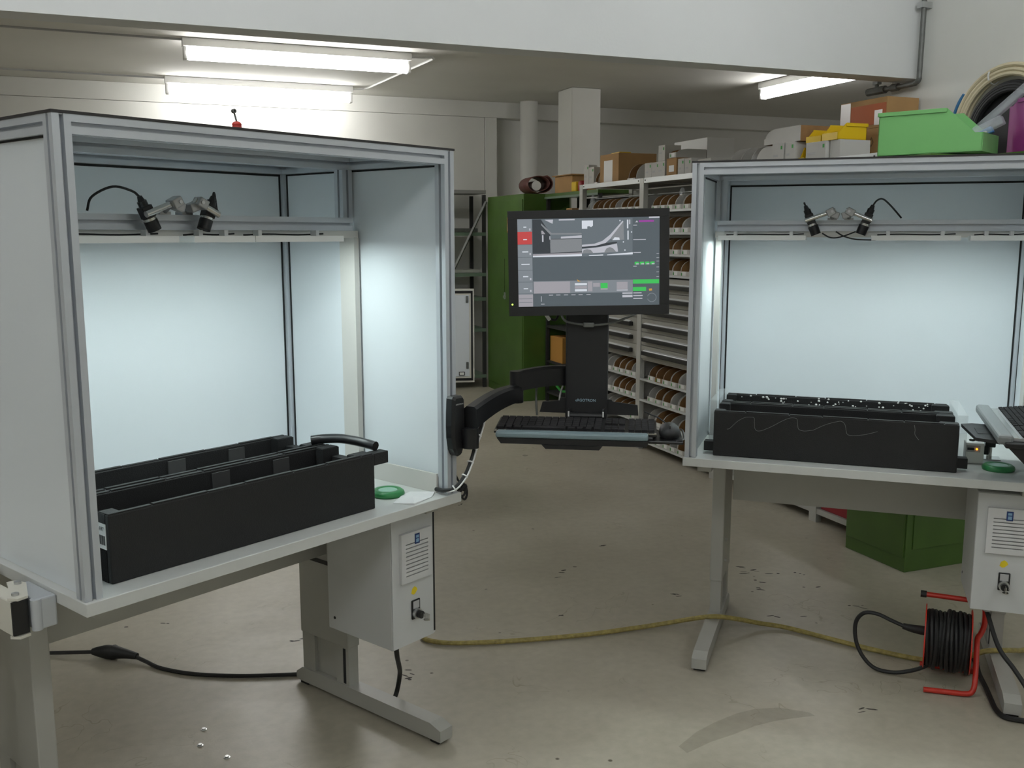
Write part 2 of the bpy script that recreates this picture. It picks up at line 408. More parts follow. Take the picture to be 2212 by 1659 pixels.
# ------------------------------------------------------------------ workstations
T, TH = .8047, .030
X0, X1, Y0, YB, H = .0045, 1.1905, .011, .81, 1.845
PW = .04
XM = 1.1195          # inner face of the right mid post
def workbench(F, lab):
    t = thing('workbench', lab, 'workbench', F, (.6, .4, 0))
    MB().box(0, 1.2, 0, .82, T - TH, T, .0015).build('table_top', 'table_top', t)
    mb = MB().box(.13, 1.07, .50, .525, .53, .715).build('rail', 'desk_paint', t)
    for x0 in (.045, 1.105): MB().box(x0, x0 + .05, .06, .76, T - TH - .03, T - TH).build('top_rail', 'desk_paint', t)
    for k, xa in enumerate((.053, 1.0925)):
        xb = xa + .0545
        poly = [(0, .012), (0, .05), (.045, .065), (.68, .065), (.715, .04), (.715, .012)]
        ft = MB().prism(poly, xa, xb, 'x').build('foot', 'desk_paint', t)
        MB().box(xa + .006, xb - .006, .015, .05, 0, .012).box(xa + .006, xb - .006, .66, .70, 0, .012).build('foot_pad', 'rubber', ft)
        cl = MB()
        cl.box(xa + .006, xb - .006, .435, .500, .065, .205); cl.box(xa + .006, xb - .006, .615, .680, .065, .205); cl.box(xa + .020, xb - .020, .50, .615, .065, .205)
        cl = cl.build('inner_column', 'desk_paint', t)
        MB().box(xa + .0045, xa + .0065, .450, .462, .07, .195).build('flat_black', 'flat_black', cl)  # thin black strip on the column face
        oc = MB().box(xa + .002, xb - .002, .43, .685, .20, T - TH - .0305, .004).build('outer_column', 'desk_paint', t)
        if k: MB().box(xa - .001, xa + .004, .428, .692, .478, .492).build('column_strip', 'plastic_black', oc)
        for z in (.36, .27):
            MB().cyl((xb - .002, .50, z), (xb + .006, .50, z), .006, n=10).build('bolt', 'steel', oc)
    return t
def control_box(F, lab):
    x0, x1, y0, y1, z0, z1 = .978, 1.168, .085, .385, .332, T - TH - .031
    t = thing('control_box', lab, 'control box', F, ((x0 + x1) / 2, (y0 + y1) / 2, z0))
    MB().box(x0, x1, y0 + .004, y1, z0, z1, .002).build('housing', 'box_paint', t)
    MB().box(x0 + .001, x1 - .012, y0 - .001, y0 + .003, z0 + .002, z1 - .002, .001).build('front_panel', 'box_paint', t)
    MB().box(x1 - .011, x1 - .003, y0 + .001, y0 + .0045, z0 + .01, z1).build('gap_seal', 'gasket', t)
    zs = [z1 - .085 - k * .0125 for k in range(9)][::-1]; ga, gb_ = x0 + .032, x1 - .028; sa, sb = x0 + .050, x1 - .044; lo, hi = z1 - .205, z1 - .048
    gr = MB().box(ga, sa, y0 - .012, y0 - .001, lo, hi).box(sb, gb_, y0 - .012, y0 - .001, lo, hi)
    gr.box(sa, sb, y0 - .012, y0 - .001, lo, zs[0]).box(sa, sb, y0 - .012, y0 - .001, zs[-1] + .0034, hi)
    g = gr.build('vent_grille', 'grille', t)
    for k in range(8): MB().box(sa, sb, y0 - .012, y0 - .001, zs[k] + .0034, zs[k + 1]).build('louvre', 'grille', g)
    lg = MB().box(x0 + .088, x0 + .108, y0 - .0138, y0 - .0118, z1 - .088, z1 - .056).build('logo_plate', 'blue', g)
    MB().box(x0 + .092, x0 + .104, y0 - .0145, y0 - .0137, z1 - .083, z1 - .072).box(x0 + .092, x0 + .104, y0 - .0145, y0 - .0137, z1 - .069, z1 - .061).build('logo_mark', 'blue_light', lg)
    sx, sz = x0 + .092, z1 - .24
    MB().prism([(sx - .012, sz - .008), (sx - .004, sz - .014), (sx + .004, sz - .012), (sx + .014, sz - .001), (sx + .010, sz + .007), (sx + .002, sz + .012), (sx - .008, sz + .006)], y0 - .0022, y0 - .0012, 'y').build('sticker', 'yellow_tag', t)
    kx, kz = x0 + .097, z1 - .305
    k = MB().box(kx - .018, kx + .018, y0 - .005, y0 - .001, kz - .028, kz + .034, .003).build('key_switch', 'plastic_black', t)
    MB().box(kx - .013, kx + .013, y0 - .0058, y0 - .0048, kz + .006, kz + .030).build('switch_label', 'label_grey', k)
    r = MB().cyl((kx, y0 - .005, kz - .010), (kx, y0 - .016, kz - .010), .017, n=20).build('switch_bezel', 'steel', k)
    MB().cyl((kx, y0 - .014, kz - .010), (kx, y0 - .030, kz - .010), .012, n=20).build('switch_barrel', 'plastic_black', k)
    MB().box(kx - .002, kx + .002, y0 - .044, y0 - .028, kz - .015, kz - .005).lathe((kx, y0 - .05, kz - .02), [(.0, -.001), (.010, -.001), (.010, .001), (.0, .001)], 14).box(kx - .0012, kx + .0012, y0 - .062, y0 - .042, kz - .021, kz + .001, .0008).build('key', 'silver', k)
    MB().cyl((x0 + .06, y0 + .05, z0), (x0 + .06, y0 + .05, z0 - .018), .012, n=12).build('cable_gland', 'label_grey', t)
    MB().cyl((x0 - .001, y1 - .03, z0 + .04), (x0 + .001, y1 - .03, z0 + .04), .005, n=10).build('painted_screw_hole', 'flat_black', t)  # flat disc, the shade of a screw hole put into its colour
    return t
def booth(F, lab):
    t = thing('inspection_booth', lab, 'booth', F, (.6, .4, T))
    z0 = T + .0005
    for x in (X0, X1 - PW):                                     # corner posts
        for y in (Y0, YB - PW): prof_bar(MB(), 'z', x, y, z0, H - .006).build('post', 'alu', t)
    for x in (.0345, XM): prof_bar(MB(), 'z', x, .4266, 1.648, 1.805).build('post', 'alu', t)
    zt = H - .006 - PW
    for y in (Y0, YB - PW): prof_bar(MB(), 'x', y, zt, X0 + PW, X1 - PW).build('top_beam', 'alu', t)
    for x in (X0, X1 - PW): prof_bar(MB(), 'y', x, zt, Y0 + PW, YB - PW).build('top_beam', 'alu', t)
    prof_bar(MB(), 'x', .4266, zt, X0 + PW, X1 - PW).build('top_beam', 'alu', t)
    prof_bar(MB(), 'x', .3880, 1.608, .046, 1.124).build('camera_beam', 'alu', t)
    zp = zt - .001
    inset = .016
    for sx, xa in ((-1, X0 + inset), (1, X1 - inset - .008)):       # side panels
        xi = xa + (.008 if sx < 0 else 0)
        MB().box(xa, xa + .008, Y0 + PW, YB - PW, z0, zp).build('side_panel', 'panel', t)
        g = MB()
        for (ya, yb, za, zb) in ((Y0 + PW, YB - PW, zp - .005, zp), (YB - PW - .006, YB - PW, z0, zp)):
            g.box(*( (xi, xi + .002) if sx < 0 else (xi - .002, xi)), ya, yb, za, zb)
        g.build('panel_gasket', 'gasket', t)
        g2 = MB().box(*((xa - .002, xa) if sx < 0 else (xa + .008, xa + .010)), Y0 + PW, YB - PW, zp - .004, zp).build('panel_gasket', 'gasket', t)
    MB().box(X0 + PW, X1 - PW, YB - .024, YB - .016, z0, zp).build('back_panel', 'panel', t)
    yb = YB - .024
    MB().box(X0 + PW, X1 - PW, yb - .002, yb, zp - .007, zp).box(X0 + PW, X0 + PW + .006, yb - .002, yb, z0, zp).box(X1 - PW - .006, X1 - PW, yb - .002, yb, z0, zp).build('panel_gasket', 'gasket', t)
    MB().box(X0 - .002, X1 + .002, Y0 - .002, YB + .002, H - .006, H).build('top_cap', 'top_cap', t)
    MB().box(X0 + .002, X1 - .002, Y0 + .002, YB - .002, H - .0085, H - .006).build('roof_panel', 'panel', t)
    # white cable ducts: upright beside each wall, one across under the beam, one on the table
    MB().box(1.138, 1.158, .400, .470, z0, 1.585).build('cable_duct', 'table_edge', t)
    MB().box(.0375, .0575, .430, .470, z0, 1.585).build('cable_duct', 'table_edge', t)
    MB().box(.0375, 1.158, .402, .440, 1.5855, 1.6075).build('cable_duct', 'table_edge', t)
    MB().box(1.1425, 1.150, .052, .399, z0, T + .06).box(1.150, 1.1575, .054, .399, z0, T + .05).build('cable_duct', 'table_edge', t)
    return t
def led_panel(F, x0, x1, lab, grp, tilt=0):
    t = thing('led_panel', lab, 'light panel', F, ((x0 + x1) / 2, .345, 1.578), grp)
    y0, y1 = .300, .3865
    fr = MB().box(x0, x1, y0, y1, 1.5795, 1.592)
    fr.box(x0, x1, y0, y0 + .005, 1.575, 1.5795).box(x0, x1, y1 - .005, y1, 1.575, 1.5795).box(x0, x0 + .005, y0 + .005, y1 - .005, 1.575, 1.5795).box(x1 - .005, x1, y0 + .005, y1 - .005, 1.575, 1.5795)
    fr.build('frame', 'white_plastic', t)
    MB().box(x0 + .0055, x1 - .0055, y0 + .0055, y1 - .0055, 1.5775, 1.5794).build('diffuser', 'led_panel', t)
    for x in (x0 + .05, x1 - .06): MB().box(x, x + .012, y1 - .03, y1 - .004, 1.592, 1.608).build('bracket', 'white_plastic', t)
    MB().tube([(x0 + .02, .3845, 1.5945), ((x0 * 2 + x1) / 3, .3845, 1.597), ((x0 + x1 * 2) / 3, .3845, 1.595), (x1 - .01, .3845, 1.598)], .0025, 6, 5).build('lead', 'rubber', t)
    return t
def cam_rig(F, xa, za, xb, zb, xr, zr, cable, lab, grp):
    """camera with optical axis from a (top) to b (lens front), on a rod to xr,zr"""
    y = .352
    A, B = Vector((xa, y, za)), Vector((xb, y, zb)); d = (B - A).normalized(); L = (B - A).length
    t = thing('machine_vision_camera', lab, 'camera', F, (xr, .40, 1.648), grp)
    q = Vector((0, 0, -1)).rotation_difference(d).to_matrix()
    at = lambda f: A + d * (L * f)
    MB().cyl(at(.0), at(.16), .006, .010, 12).cyl(at(.14), at(.30), .0125, n=12).build('connector', 'plastic_black', t)
    MB().rbox(at(.46), (.030, .030, L * .34), q, .002).build('body', 'plastic_black', t)
    MB().cyl(at(.63), at(.72), .0165, n=20).build('lens_ring', 'silver', t)
    mb = MB().cyl(at(.70), at(1.0), .018, n=20); mb.smooth = True
    ln = mb.build('lens', 'plastic_black', t)
    MB().ring(at(.985), at(1.004), .018, .0125, 20).build('lens_rim', 'rubber', ln)
    P = at(.47) + Vector((0, -.024, 0)); S = 1 if xr > xa else -1
    Rr = Vector((xr, y - .018, zr)); e = (Rr - P).normalized()
    mb = MB().cyl(P - e * .018, Rr + e * .012, .0085, n=14); mb.smooth = True
    mb.build('rod', 'silver', t)
    MB().rbox(Rr - e * .005, (.030, .036, .026), rotm('Y', -28 * S), .003).rbox(Rr + Vector((S * .012, .012, -.012)), (.026, .03, .024), rotm('Y', 20 * S), .003).build('clamp', 'clamp_metal', t)
    MB().cyl(Rr + Vector((0, -.022, 0)), Rr + Vector((0, .03, 0)), .005, n=8).build('clamp_screw', 'steel', t)
    MB().box(xr - .016, xr + .016, .39, .425, 1.6482, 1.656).cyl((xr, .40, 1.654), (xr, .36, zr - .004), .008, n=10).build('mount_foot', 'clamp_metal', t)
    if cable: MB().tube([at(.02)] + [Vector(c) for c in cable], .0032, 8, 6).build('cable', 'rubber', t)
    return t
def puck(F, x, y, lab):
    t = thing('touch_button', lab, 'button', F, (x, y, T + .0005), 'green touch buttons')
    MB().lathe((x, y, T + .0005), [(.050, 0), (.052, .006), (.050, .013), (.042, .019), (.030, .018), (.029, .016)], 32).build('ring', 'green_puck', t).data.shade_smooth()
    MB().lathe((x, y, T + .0155), [(.029, 0), (.029, .002), (.020, .003)], 32).build('touch_pad', 'puck_top', t)
    return t
def tote(F, lab, speckled):
    t = thing('foam_tote', lab, 'foam box', F, (.5, .28, T + .0006))
    zb, zt = T + .0006, .972
    w = .016
    for k, (ya, yc) in enumerate(((.07, .276), (.286, .492))):
        b = MB()
        b.box(.097, .905, ya, ya + w, zb, zt - .004, .003).box(.097, .905, yc - w, yc, zb, zt - .004, .003)
        b.box(.097, .097 + .03, ya + w, yc - w, zb, zt - .03).box(.905 - .03, .905, ya + w, yc - w, zb, zt - .028)
        b.box(.12, .88, ya + w, yc - w, zb, zb + .02)
        b.box(.097, .135, ya + w, ya + .05, zb, zt - .004).box(.097, .135, yc - .05, yc - w, zb, zt - .004)
        b.box(.845, .905, ya + w, ya + .05, zb, zt - .004).box(.845, .905, yc - .05, yc - w, zb, zt - .004)
        tr = b.build('trough', 'foam', t)
        for y in (ya, yc - w):                      # rims broken into blocks with shallow notches
            r = MB(); xs = [.099, .21, .36, .47, .62, .735, .86, .903]
            for i in range(len(xs) - 1):
                dz = .0 if i % 2 else -.0012
                r.box(xs[i], xs[i + 1] - .004, y + .002, y + w - .002, zt - .006, zt + dz, .001)
            r.build('rim', 'foam', t)
        for xa, xb in ((.099, .133), (.847, .903)):
            for p, q in ((ya + w - .001, ya + .048), (yc - .048, yc - w + .001)): MB().box(xa, xb, p, q, zt - .006, zt - .002, .001).build('corner_block', 'foam', t)
        for x in (.49, .69):
            if not speckled: MB().box(x, x + .055, yc - w - .004, yc - w + .001, zb + .03, zt - .012).build('grey_patch', 'foam_grey', t)  # thin lighter grey rectangles on the rear inner wall
    MB().box(.095, .907, .276, .286, zb, zt - .03).build('joint_web', 'foam', t)
    return t

workbench(WL, 'height-adjustable grey workbench under the booth with the monitor arm')
workbench(WR, 'height-adjustable grey workbench standing over the red cable reel')
control_box(WL, 'pale grey control box with vent grille beneath the monitor-arm workbench')
control_box(WR, 'pale grey control box with vent grille beside the red cable reel')
booth(WL, 'open-fronted aluminium profile booth carrying the monitor arm')
booth(WR, 'open-fronted aluminium profile booth in front of the storage shelves')
for F, nm, pans in ((WL, 'monitor-arm booth', ((.10, .455), (.50, .69), (.692, 1.01))), (WR, 'booth before the shelves', ((.062, .375), (.60, .89), (.92, 1.11)))):
    for k, (a, b) in enumerate(pans):
        led_panel(F, a, b, 'thin white light panel %s of the %s' % ((('at the outer side' if F is WL else 'at the storage-rack side'), 'beside the camera pair', 'at the monitor side' if F is WL else 'above the slanted keyboard')[k], nm), 'light panels of the ' + nm)
g = 'small black cameras on the booth beams'
cam_rig(WR, .367, 1.700, .409, 1.596, .462, 1.678, [(.362, .352, 1.712)], 'small black camera without visible lead loop in the booth before the shelves', g)
cam_rig(WR, .600, 1.700, .562, 1.597, .520, 1.678, [(.612, .36, 1.716), (.632, .38, 1.722), (.66, .41, 1.70), (.70, .43, 1.655)], 'small black camera with thin lead arching over the beam, booth before the shelves', g)
cam_rig(WL, .380, 1.692, .418, 1.607, .474, 1.680, [(.365, .36, 1.705), (.325, .38, 1.715), (.285, .41, 1.69), (.275, .42, 1.655)], 'small black camera with lead arching back, monitor-arm booth', g)
cam_rig(WL, .596, 1.698, .562, 1.609, .540, 1.680, [(.605, .36, 1.708), (.615, .37, 1.690), (.645, .41, 1.665), (.668, .43, 1.652)], 'small black camera with short drooping lead, monitor-arm booth', g)
MB().tube([(.430, .38, 1.600), (.455, .37, 1.586), (.48, .365, 1.584), (.51, .37, 1.592), (.545, .38, 1.606)], .0028, 6, 6).top('camera_lead', 'rubber', WR, (.43, .38, 1.6), 'short black lead sagging under the beam beside the camera lens', 'cable')
MB().tube([(.478, .36, 1.606), (.505, .35, 1.590), (.545, .34, 1.579), (.60, .335, 1.5765), (.62, .335, 1.5775)], .0028, 6, 6).top('camera_lead', 'rubber', WR, (.478, .37, 1.606), 'longer black lead sagging under the beam towards the light panel', 'cable')
puck(WL, 1.03, .15, 'green round touch button beside the crumpled paper')
puck(WR, 1.044, .172, 'green round touch button below the slanted keyboard')
tl = tote(WL, 'long black foam box with barcode label and empty troughs', False)
MB().box(.0955, .097, .083, .118, .885, .945).build('barcode_label', 'label_white', tl)
mb = MB()
for k in range(9): mb.box(.0950, .0956, .087 + k * .0032, .087 + k * .0032 + (.0012 if k % 3 else .002), .895, .917)
mb.build('barcode', 'plastic_black', tl)
text_obj('697', .014, .0002, 'plastic_black', tl, (.0952, .100, .932), (R(90), 0, R(-90)), 'lettering')
MB().tube([(.862, .30, .984), (.885, .275, .988), (.908, .225, .992), (.925, .17, .989), (.935, .13, .984), (.938, .10, .981)], .014, 10, 6).top('plastic_grip', 'plastic_black', WL, (.9, .22, .95), 'curved black plastic part lying across the end of the empty foam box', 'part')
MB().box(.906, .962, .072, .108, .932, .968, .002).build('end_lug', 'foam', tl)
tr_ = tote(WR, 'long black foam box with chalk scrawl and clear end caps', True)
for xa, xb in ((.060, .096), (.906, .940)): MB().box(xa, xb, .10, .14, .815, .850, .002).build('end_lug', 'foam', tr_)
# chalk scrawl on its front face
def pw(*p): return [Vector((x, .0692, z)) for x, z in p]
mb = MB()
for seg in (pw((.145, .905), (.155, .909), (.18, .935), (.205, .951), (.225, .954), (.238, .952), (.240, .935), (.242, .915), (.25, .906), (.265, .907)),
            pw((.265, .907), (.30, .925), (.335, .947), (.36, .959), (.378, .960), (.385, .955), (.388, .935), (.392, .921), (.41, .916), (.44, .921)),
            pw((.44, .921), (.48, .943), (.52, .957), (.535, .957), (.545, .945), (.549, .925), (.555, .913), (.575, .911), (.61, .917), (.65, .93)),
            pw((.765, .960), (.768, .945), (.768, .930), (.775, .918), (.782, .910))):
    mb.tube(seg, .0006, 5, 4)
mb.build('chalk_line', 'chalk', tr_)
mb = MB()
for k in range(105):
    x = random.uniform(.15, .84) if k % 3 else random.gauss(.55, .12); z = random.uniform(.915, .97); rr = random.uniform(.0016, .0042)
    x = min(max(x, .14), .86)
    mb.sphere((x, .4755 - rr * .3, z), rr * 1.2, rr * .6, rr, 6, 4)
o = mb.build('foam_beads', 'label_white', tr_); o['kind'] = 'stuff'
for xa, xb in ((.064, .094), (.908, .940)):
    MB().box(xa, xb, .17 if xa > .5 else .20, .50, T + .0006, .985, .002).build('clear_end_cap', 'clear', tr_)
mb = MB(); pts = [(.975, .07), (1.004, .008), (1.10, .03), (1.138, .055), (1.10, .125), (1.04, .10)]
n = len(pts); cz = T + .006
mb.add([(x, y, T + .0012 + (.004 if i % 2 else 0)) for i, (x, y) in enumerate(pts)] + [(1.05, .062, cz)] + [(x, y, T + .0006) for x, y in pts], [[i, (i + 1) % n, n] for i in range(n)] + [[n + 1 + i for i in range(n)][::-1]] + [[i, n + 1 + i, n + 1 + (i + 1) % n, (i + 1) % n] for i in range(n)])
mb.top('paper_sheet', 'paper', WL, (1.05, .06, T + .0006), 'crumpled white paper sheet beside the green button', 'paper')

# ------------------------------------------------------------------ monitor arm with keyboard tray (world frame)
# local frame of the tray: origin under the pillar, x to the right, y away from the viewer
KF = Frame(.245, 3.17, -7.5)
def kpos(wx, wy, z):
    c, n = math.cos(KF.a), math.sin(KF.a); dx, dy = wx - KF.x, wy - KF.y
    return Vector((c * dx + n * dy, -n * dx + c * dy, z))
def lpos(l): w = WL.w(l); return kpos(w.x, w.y, w.z)
t = thing('monitor_mount', 'black jointed wall arm with pillar and keyboard tray', 'monitor mount', KF, (0, 0, .97))
# wall plate bolted to the booth post, outline tapering to a rounded point below
prof = [(-.018, 1.112), (.018, 1.112), (.0235, 1.105), (.026, 1.06), (.027, 1.02), (.026, .985), (.020, .950), (.010, .930), (0, .925), (-.010, .930), (-.020, .950), (-.026, .985), (-.027, 1.02), (-.026, 1.06), (-.0235, 1.105)]
mb = MB(); n = len(prof)
a0 = [lpos((1.171 + x, .0105, z)) for x, z in prof]; a1 = [lpos((1.171 + x, -.012, z)) for x, z in prof]; a2 = [lpos((1.171 + x * .8, -.022, 1.02 + (z - 1.02) * .94)) for x, z in prof]
mb.add(a0 + a1 + a2, [[i, (i + 1) % n, n + (i + 1) % n, n + i] for i in range(n)] + [[n + i, n + (i + 1) % n, 2 * n + (i + 1) % n, 2 * n + i] for i in range(n)] + [list(range(n))[::-1], [2 * n + i for i in range(n)]])
wp = mb.build('wall_plate', 'plastic_black', t)
J = lpos((1.205, -.035, 0))                                      # first joint
mb = MB().cyl((J.x, J.y, .950), (J.x, J.y, 1.012), .026, n=20); mb.smooth = True; mb.build('joint', 'plastic_black', t)
E1 = kpos(.015, 3.16, 0)                                         # elbow
def armbar(p, q, z0a, z1a, z0b, z1b, hw, name):
    d = Vector((q.x - p.x, q.y - p.y, 0)); L = d.length; d.normalize(); nrm = Vector((-d.y, d.x, 0)); mb = MB(); N = 8; sec = []
    for i in range(N + 1):
        f = i / N; c = Vector((p.x, p.y, 0)) + d * (L * f); bow = .012 * math.sin(math.pi * f)
        zl, zh = z0a + (z0b - z0a) * f + bow, z1a + (z1b - z1a) * f + bow
        sec.append([c + nrm * sx + Vector((0, 0, z)) for sx, z in ((-hw, zl), (hw, zl), (hw, zh - .008), (hw * .6, zh), (-hw * .6, zh), (-hw, zh - .008))])
    vs = [v for s_ in sec for v in s_]; fs = []
    for i in range(N):
        for k in range(6): fs.append([i * 6 + k, i * 6 + (k + 1) % 6, (i + 1) * 6 + (k + 1) % 6, (i + 1) * 6 + k])
    fs += [[0, 1, 2, 3, 4, 5][::-1], [N * 6 + k for k in range(6)]]
    mb.add(vs, fs); mb.smooth = True; return mb.build(name, 'plastic_black', t)
armbar(J, E1, 1.012, 1.078, 1.052, 1.105, .023, 'lower_arm')
mb = MB().cyl((E1.x, E1.y, 1.045), (E1.x, E1.y, 1.150), .023, n=20); mb.smooth = True; mb.build('elbow', 'plastic_black', t)
E2 = Vector((-.01, .075, 0))
armbar(E1, E2, 1.085, 1.150, 1.085, 1.150, .022, 'upper_arm')
mb = MB().cyl((E2.x, E2.y, 1.06), (E2.x, E2.y, 1.17), .024, n=20); mb.smooth = True; mb.build('joint', 'plastic_black', t)
pl = MB().box(-.068, .072, .0, .05, .985, 1.50, .006).build('pillar', 'plastic_dark', t)
text_obj('eRGOTRON', .0125, .0004, 'logo_ink', pl, (0, -.0005, 1.050), (R(90), 0, 0))
text_obj('eRGOTRON', .006, .0003, 'label_grey', wp, lpos((1.171, -.0222, 1.088)), (R(90), 0, WL.a - KF.a))
MB().prism([(-.155, 1.005), (.175, 1.000), (.172, 1.035), (.09, 1.045), (.085, 1.052), (-.085, 1.055), (-.088, 1.045), (-.145, 1.040)], .012, .02, 'y').build('back_shield', 'plastic_dark', t)
MB().box(-.058, -.050, -.03, .0, .975, 1.025, .002).box(.056, .064, -.03, .0, .975, 1.025, .002).build('tilt_bracket', 'plastic_black', t)
for x in (-.054, .060): MB().box(x - .0025, x + .0025, -.032, -.029, 1.000, 1.018).build('bracket_insert', 'label_white', t)
mb = MB().cyl((-.05, -.02, 1.0), (.056, -.02, 1.0), .013, n=14); mb.smooth = True; mb.build('hinge_barrel', 'plastic_black', t)
TZ = .982
tray = MB().box(-.255, .222, -.245, -.045, TZ - .016, TZ, .004).prism([(-.258, TZ - .0065), (.208, TZ - .0065), (.202, TZ - .024), (-.245, TZ - .024)], -.283, -.20, 'y').build('keyboard_tray', 'plastic_black', t)
MB().prism([(-.118, TZ - .0245), (.068, TZ - .0245), (.058, TZ - .037), (-.106, TZ - .037)], -.286, -.16, 'y').build('release_lever', 'plastic_black', tray)
pr = MB().box(-.262, .206, -.285, -.243, TZ - .006, TZ + .013, .006).build('palm_rest', 'palm', tray)
MB().box(.206, .312, -.262, -.10, TZ - .018, TZ - .008, .003).build('mouse_platform', 'plastic_black', t)
MB().tube([(.29, -.255, TZ - .008), (.312, -.25, TZ - .004), (.314, -.16, TZ + .004), (.31, -.11, TZ)], .003, 6, 4).build('mouse_guard', 'plastic_black', t)
def keyboard(F, x0, x1, y0, y1, z, lab, tilt=.012, case='plastic_black'):
    t = thing('keyboard', lab, 'keyboard', F, ((x0 + x1) / 2, (y0 + y1) / 2, z))
    mb = MB(); zf, zr = z + .010, z + .010 + tilt
    poly = [(y0, z), (y1, z), (y1, zr), (y0 + .02, zf), (y0, zf - .004)]
    mb.prism(poly, x0, x1, 'x').build('case', case, t)
    mb = MB().box(x0 + .001, x1 - .001, y0 - .001, y0 + .019, zf - .0035, zf - .0005).build('front_strip', 'silver', t)
    sl = (zr - zf) / (y1 - y0 - .02)
    ky = (y1 - y0 - .028) / 6
    proto = None
    W = (x1 - x0 - .012)
    for row in range(6):
        yc = y0 + .024 + ky * (row + .5)
        xs = []
        groups = ((0, .665, 14), (.685, .815, 3), (.835, 1.0, 4))
        for g0, g1, cnt in groups:
            if g0 == .685 and row in (2,): continue
            kw = (g1 - g0) * W / cnt
            if g0 == 0 and row == 0: xs += [(x0 + .006 + W * a, W * b) for a, b in ((.02, .05), (.075, .04), (.13, .05), (.30, .28), (.475, .05), (.53, .04), (.585, .04), (.64, .045))]
            else: xs += [(x0 + .006 + W * g0 + kw * (i + .5), kw) for i in range(cnt)]
        for xc, kw in xs:
            zz = zf + sl * (yc - y0 - .02)
            mb = MB().box(-kw / 2 + .0012, kw / 2 - .0012, -ky / 2 + .0012, ky / 2 - .0012, -.001, .0055)
            key = ('key', round(kw, 4))
            me = KEYM.get(key)
            if me is None: me = KEYM[key] = mb.mesh('key', 'key')
            o = bpy.data.objects.new('key', me); col.objects.link(o); o.parent = t
            o.location = Vector((xc, yc, zz)) - ORG[t.name]; o.rotation_euler = (math.atan(sl), 0, 0)
    return t
KEYM = {}
keyboard(KF, -.272, .232, -.243, -.085, TZ + .0005, 'black keyboard with silver front edge lying on the tray below the monitor')
t = thing('computer_mouse', 'dark mouse on the platform beside the tray keyboard', 'mouse', KF, (.272, -.19, TZ - .007))
mb = MB().sphere((.272, -.19, TZ + .007), .033, .052, .030, 20, 12)
for i, v in enumerate(mb.v): mb.v[i] = Vector((v.x, v.y, max(v.z, TZ - .0075)))
mb.build('shell', 'plastic_dark', t)
MB().box(.2695, .2745, -.232, -.215, TZ + .024, TZ + .034, .002).build('scroll_wheel', 'rubber', t)
MB().tube([(.272, -.14, TZ + .012), (.255, -.115, TZ + .025), (.235, -.095, TZ + .035), (.215, -.08, TZ + .04), (.195, -.06, TZ + .045)], .0022, 6, 5).build('cord', 'rubber', t)

# monitor
MF = Frame(.2437, 3.102, -3.0)
t = thing('monitor', 'black-framed flat monitor showing an inspection program', 'monitor', MF, (0, 0, 1.507))
t.rotation_euler = (0, R(-1.1), MF.a)
hw, hh = .2555, .1667; zc = 1.507
MB().box(-hw, hw, .0, .045, zc - hh, zc + hh, .004).box(-.19, .19, .045, .062, zc - .12, zc + .12, .01).build('case', 'plastic_dark', t)
sw, sh = .2247, .1389
scz = zc + .002
bz = MB()
for b in ((-hw, hw, sh + .002, hh), (-hw, hw, -hh, -sh + .002), (-hw, -sw, -sh + .002, sh + .002), (sw, hw, -sh + .002, sh + .002)): bz.box(b[0], b[1], -.008, .001, zc + b[2], zc + b[3], .001)
bz.build('bezel', 'plastic_dark', t)
MB().cyl((-hw + .011, -.0082, zc - .129), (-hw + .011, -.0095, zc - .129), .0028, n=10).build('power_light', 'green_led', t)
scr = MB().box(-sw, sw, -.003, .0005, scz - sh, scz + sh).build('screen', 'scr_bg', t)
SC = ['scr_bg', 'scr_side', 'scr_mid', 'scr_red', 'scr_light', 'scr_white', 'scr_green', 'scr_purple', 'scr_img', 'scr_pale', 'scr_black', 'scr_amber']
gm = MB(); lay = [0]
# pixel coordinates of the enlarged view of the screen: left 165, right 2040, top 155 (left) .. 1322
def U(u): return -sw + (u - 165) / 1875 * 2 * sw
def V(v): return scz + sh - (v - 130) / 1185 * 2 * sh
def rect(m, u0, v0, u1, v1, k=0):
    gm.m = SC.index(m); y = -.0032 - .00012 * k
    gm.quad((U(u0), y, V(v0)), (U(u1), y, V(v0)), (U(u1), y, V(v1)), (U(u0), y, V(v1)))
def poly(m, pts, k=1):
    gm.m = SC.index(m); y = -.0032 - .00012 * k
    gm.add([(U(u), y, V(v)) for u, v in pts], [list(range(len(pts)))])
rect('scr_side', 165, 130, 358, 1315)
rect('scr_red', 165, 300, 358, 470, 1)
for v in (470, 640, 815, 975, 1135): rect('scr_mid', 165, v, 358, v + 8, 1)
rect('scr_light', 165, 1150, 358, 1315, 1)
for v in (1205, 1255): rect('scr_mid', 172, v, 350, v + 6, 2)
for v, w in ((238, 40), (405, 50), (570, 80), (738, 110), (905, 70), (1070, 60)): rect('scr_white', 265 - w / 2, v - 7, 265 + w / 2, v + 7, 2)
for v in (270, 600, 940, 1100): rect('scr_pale', 320, v - 14, 340, v + 14, 2)
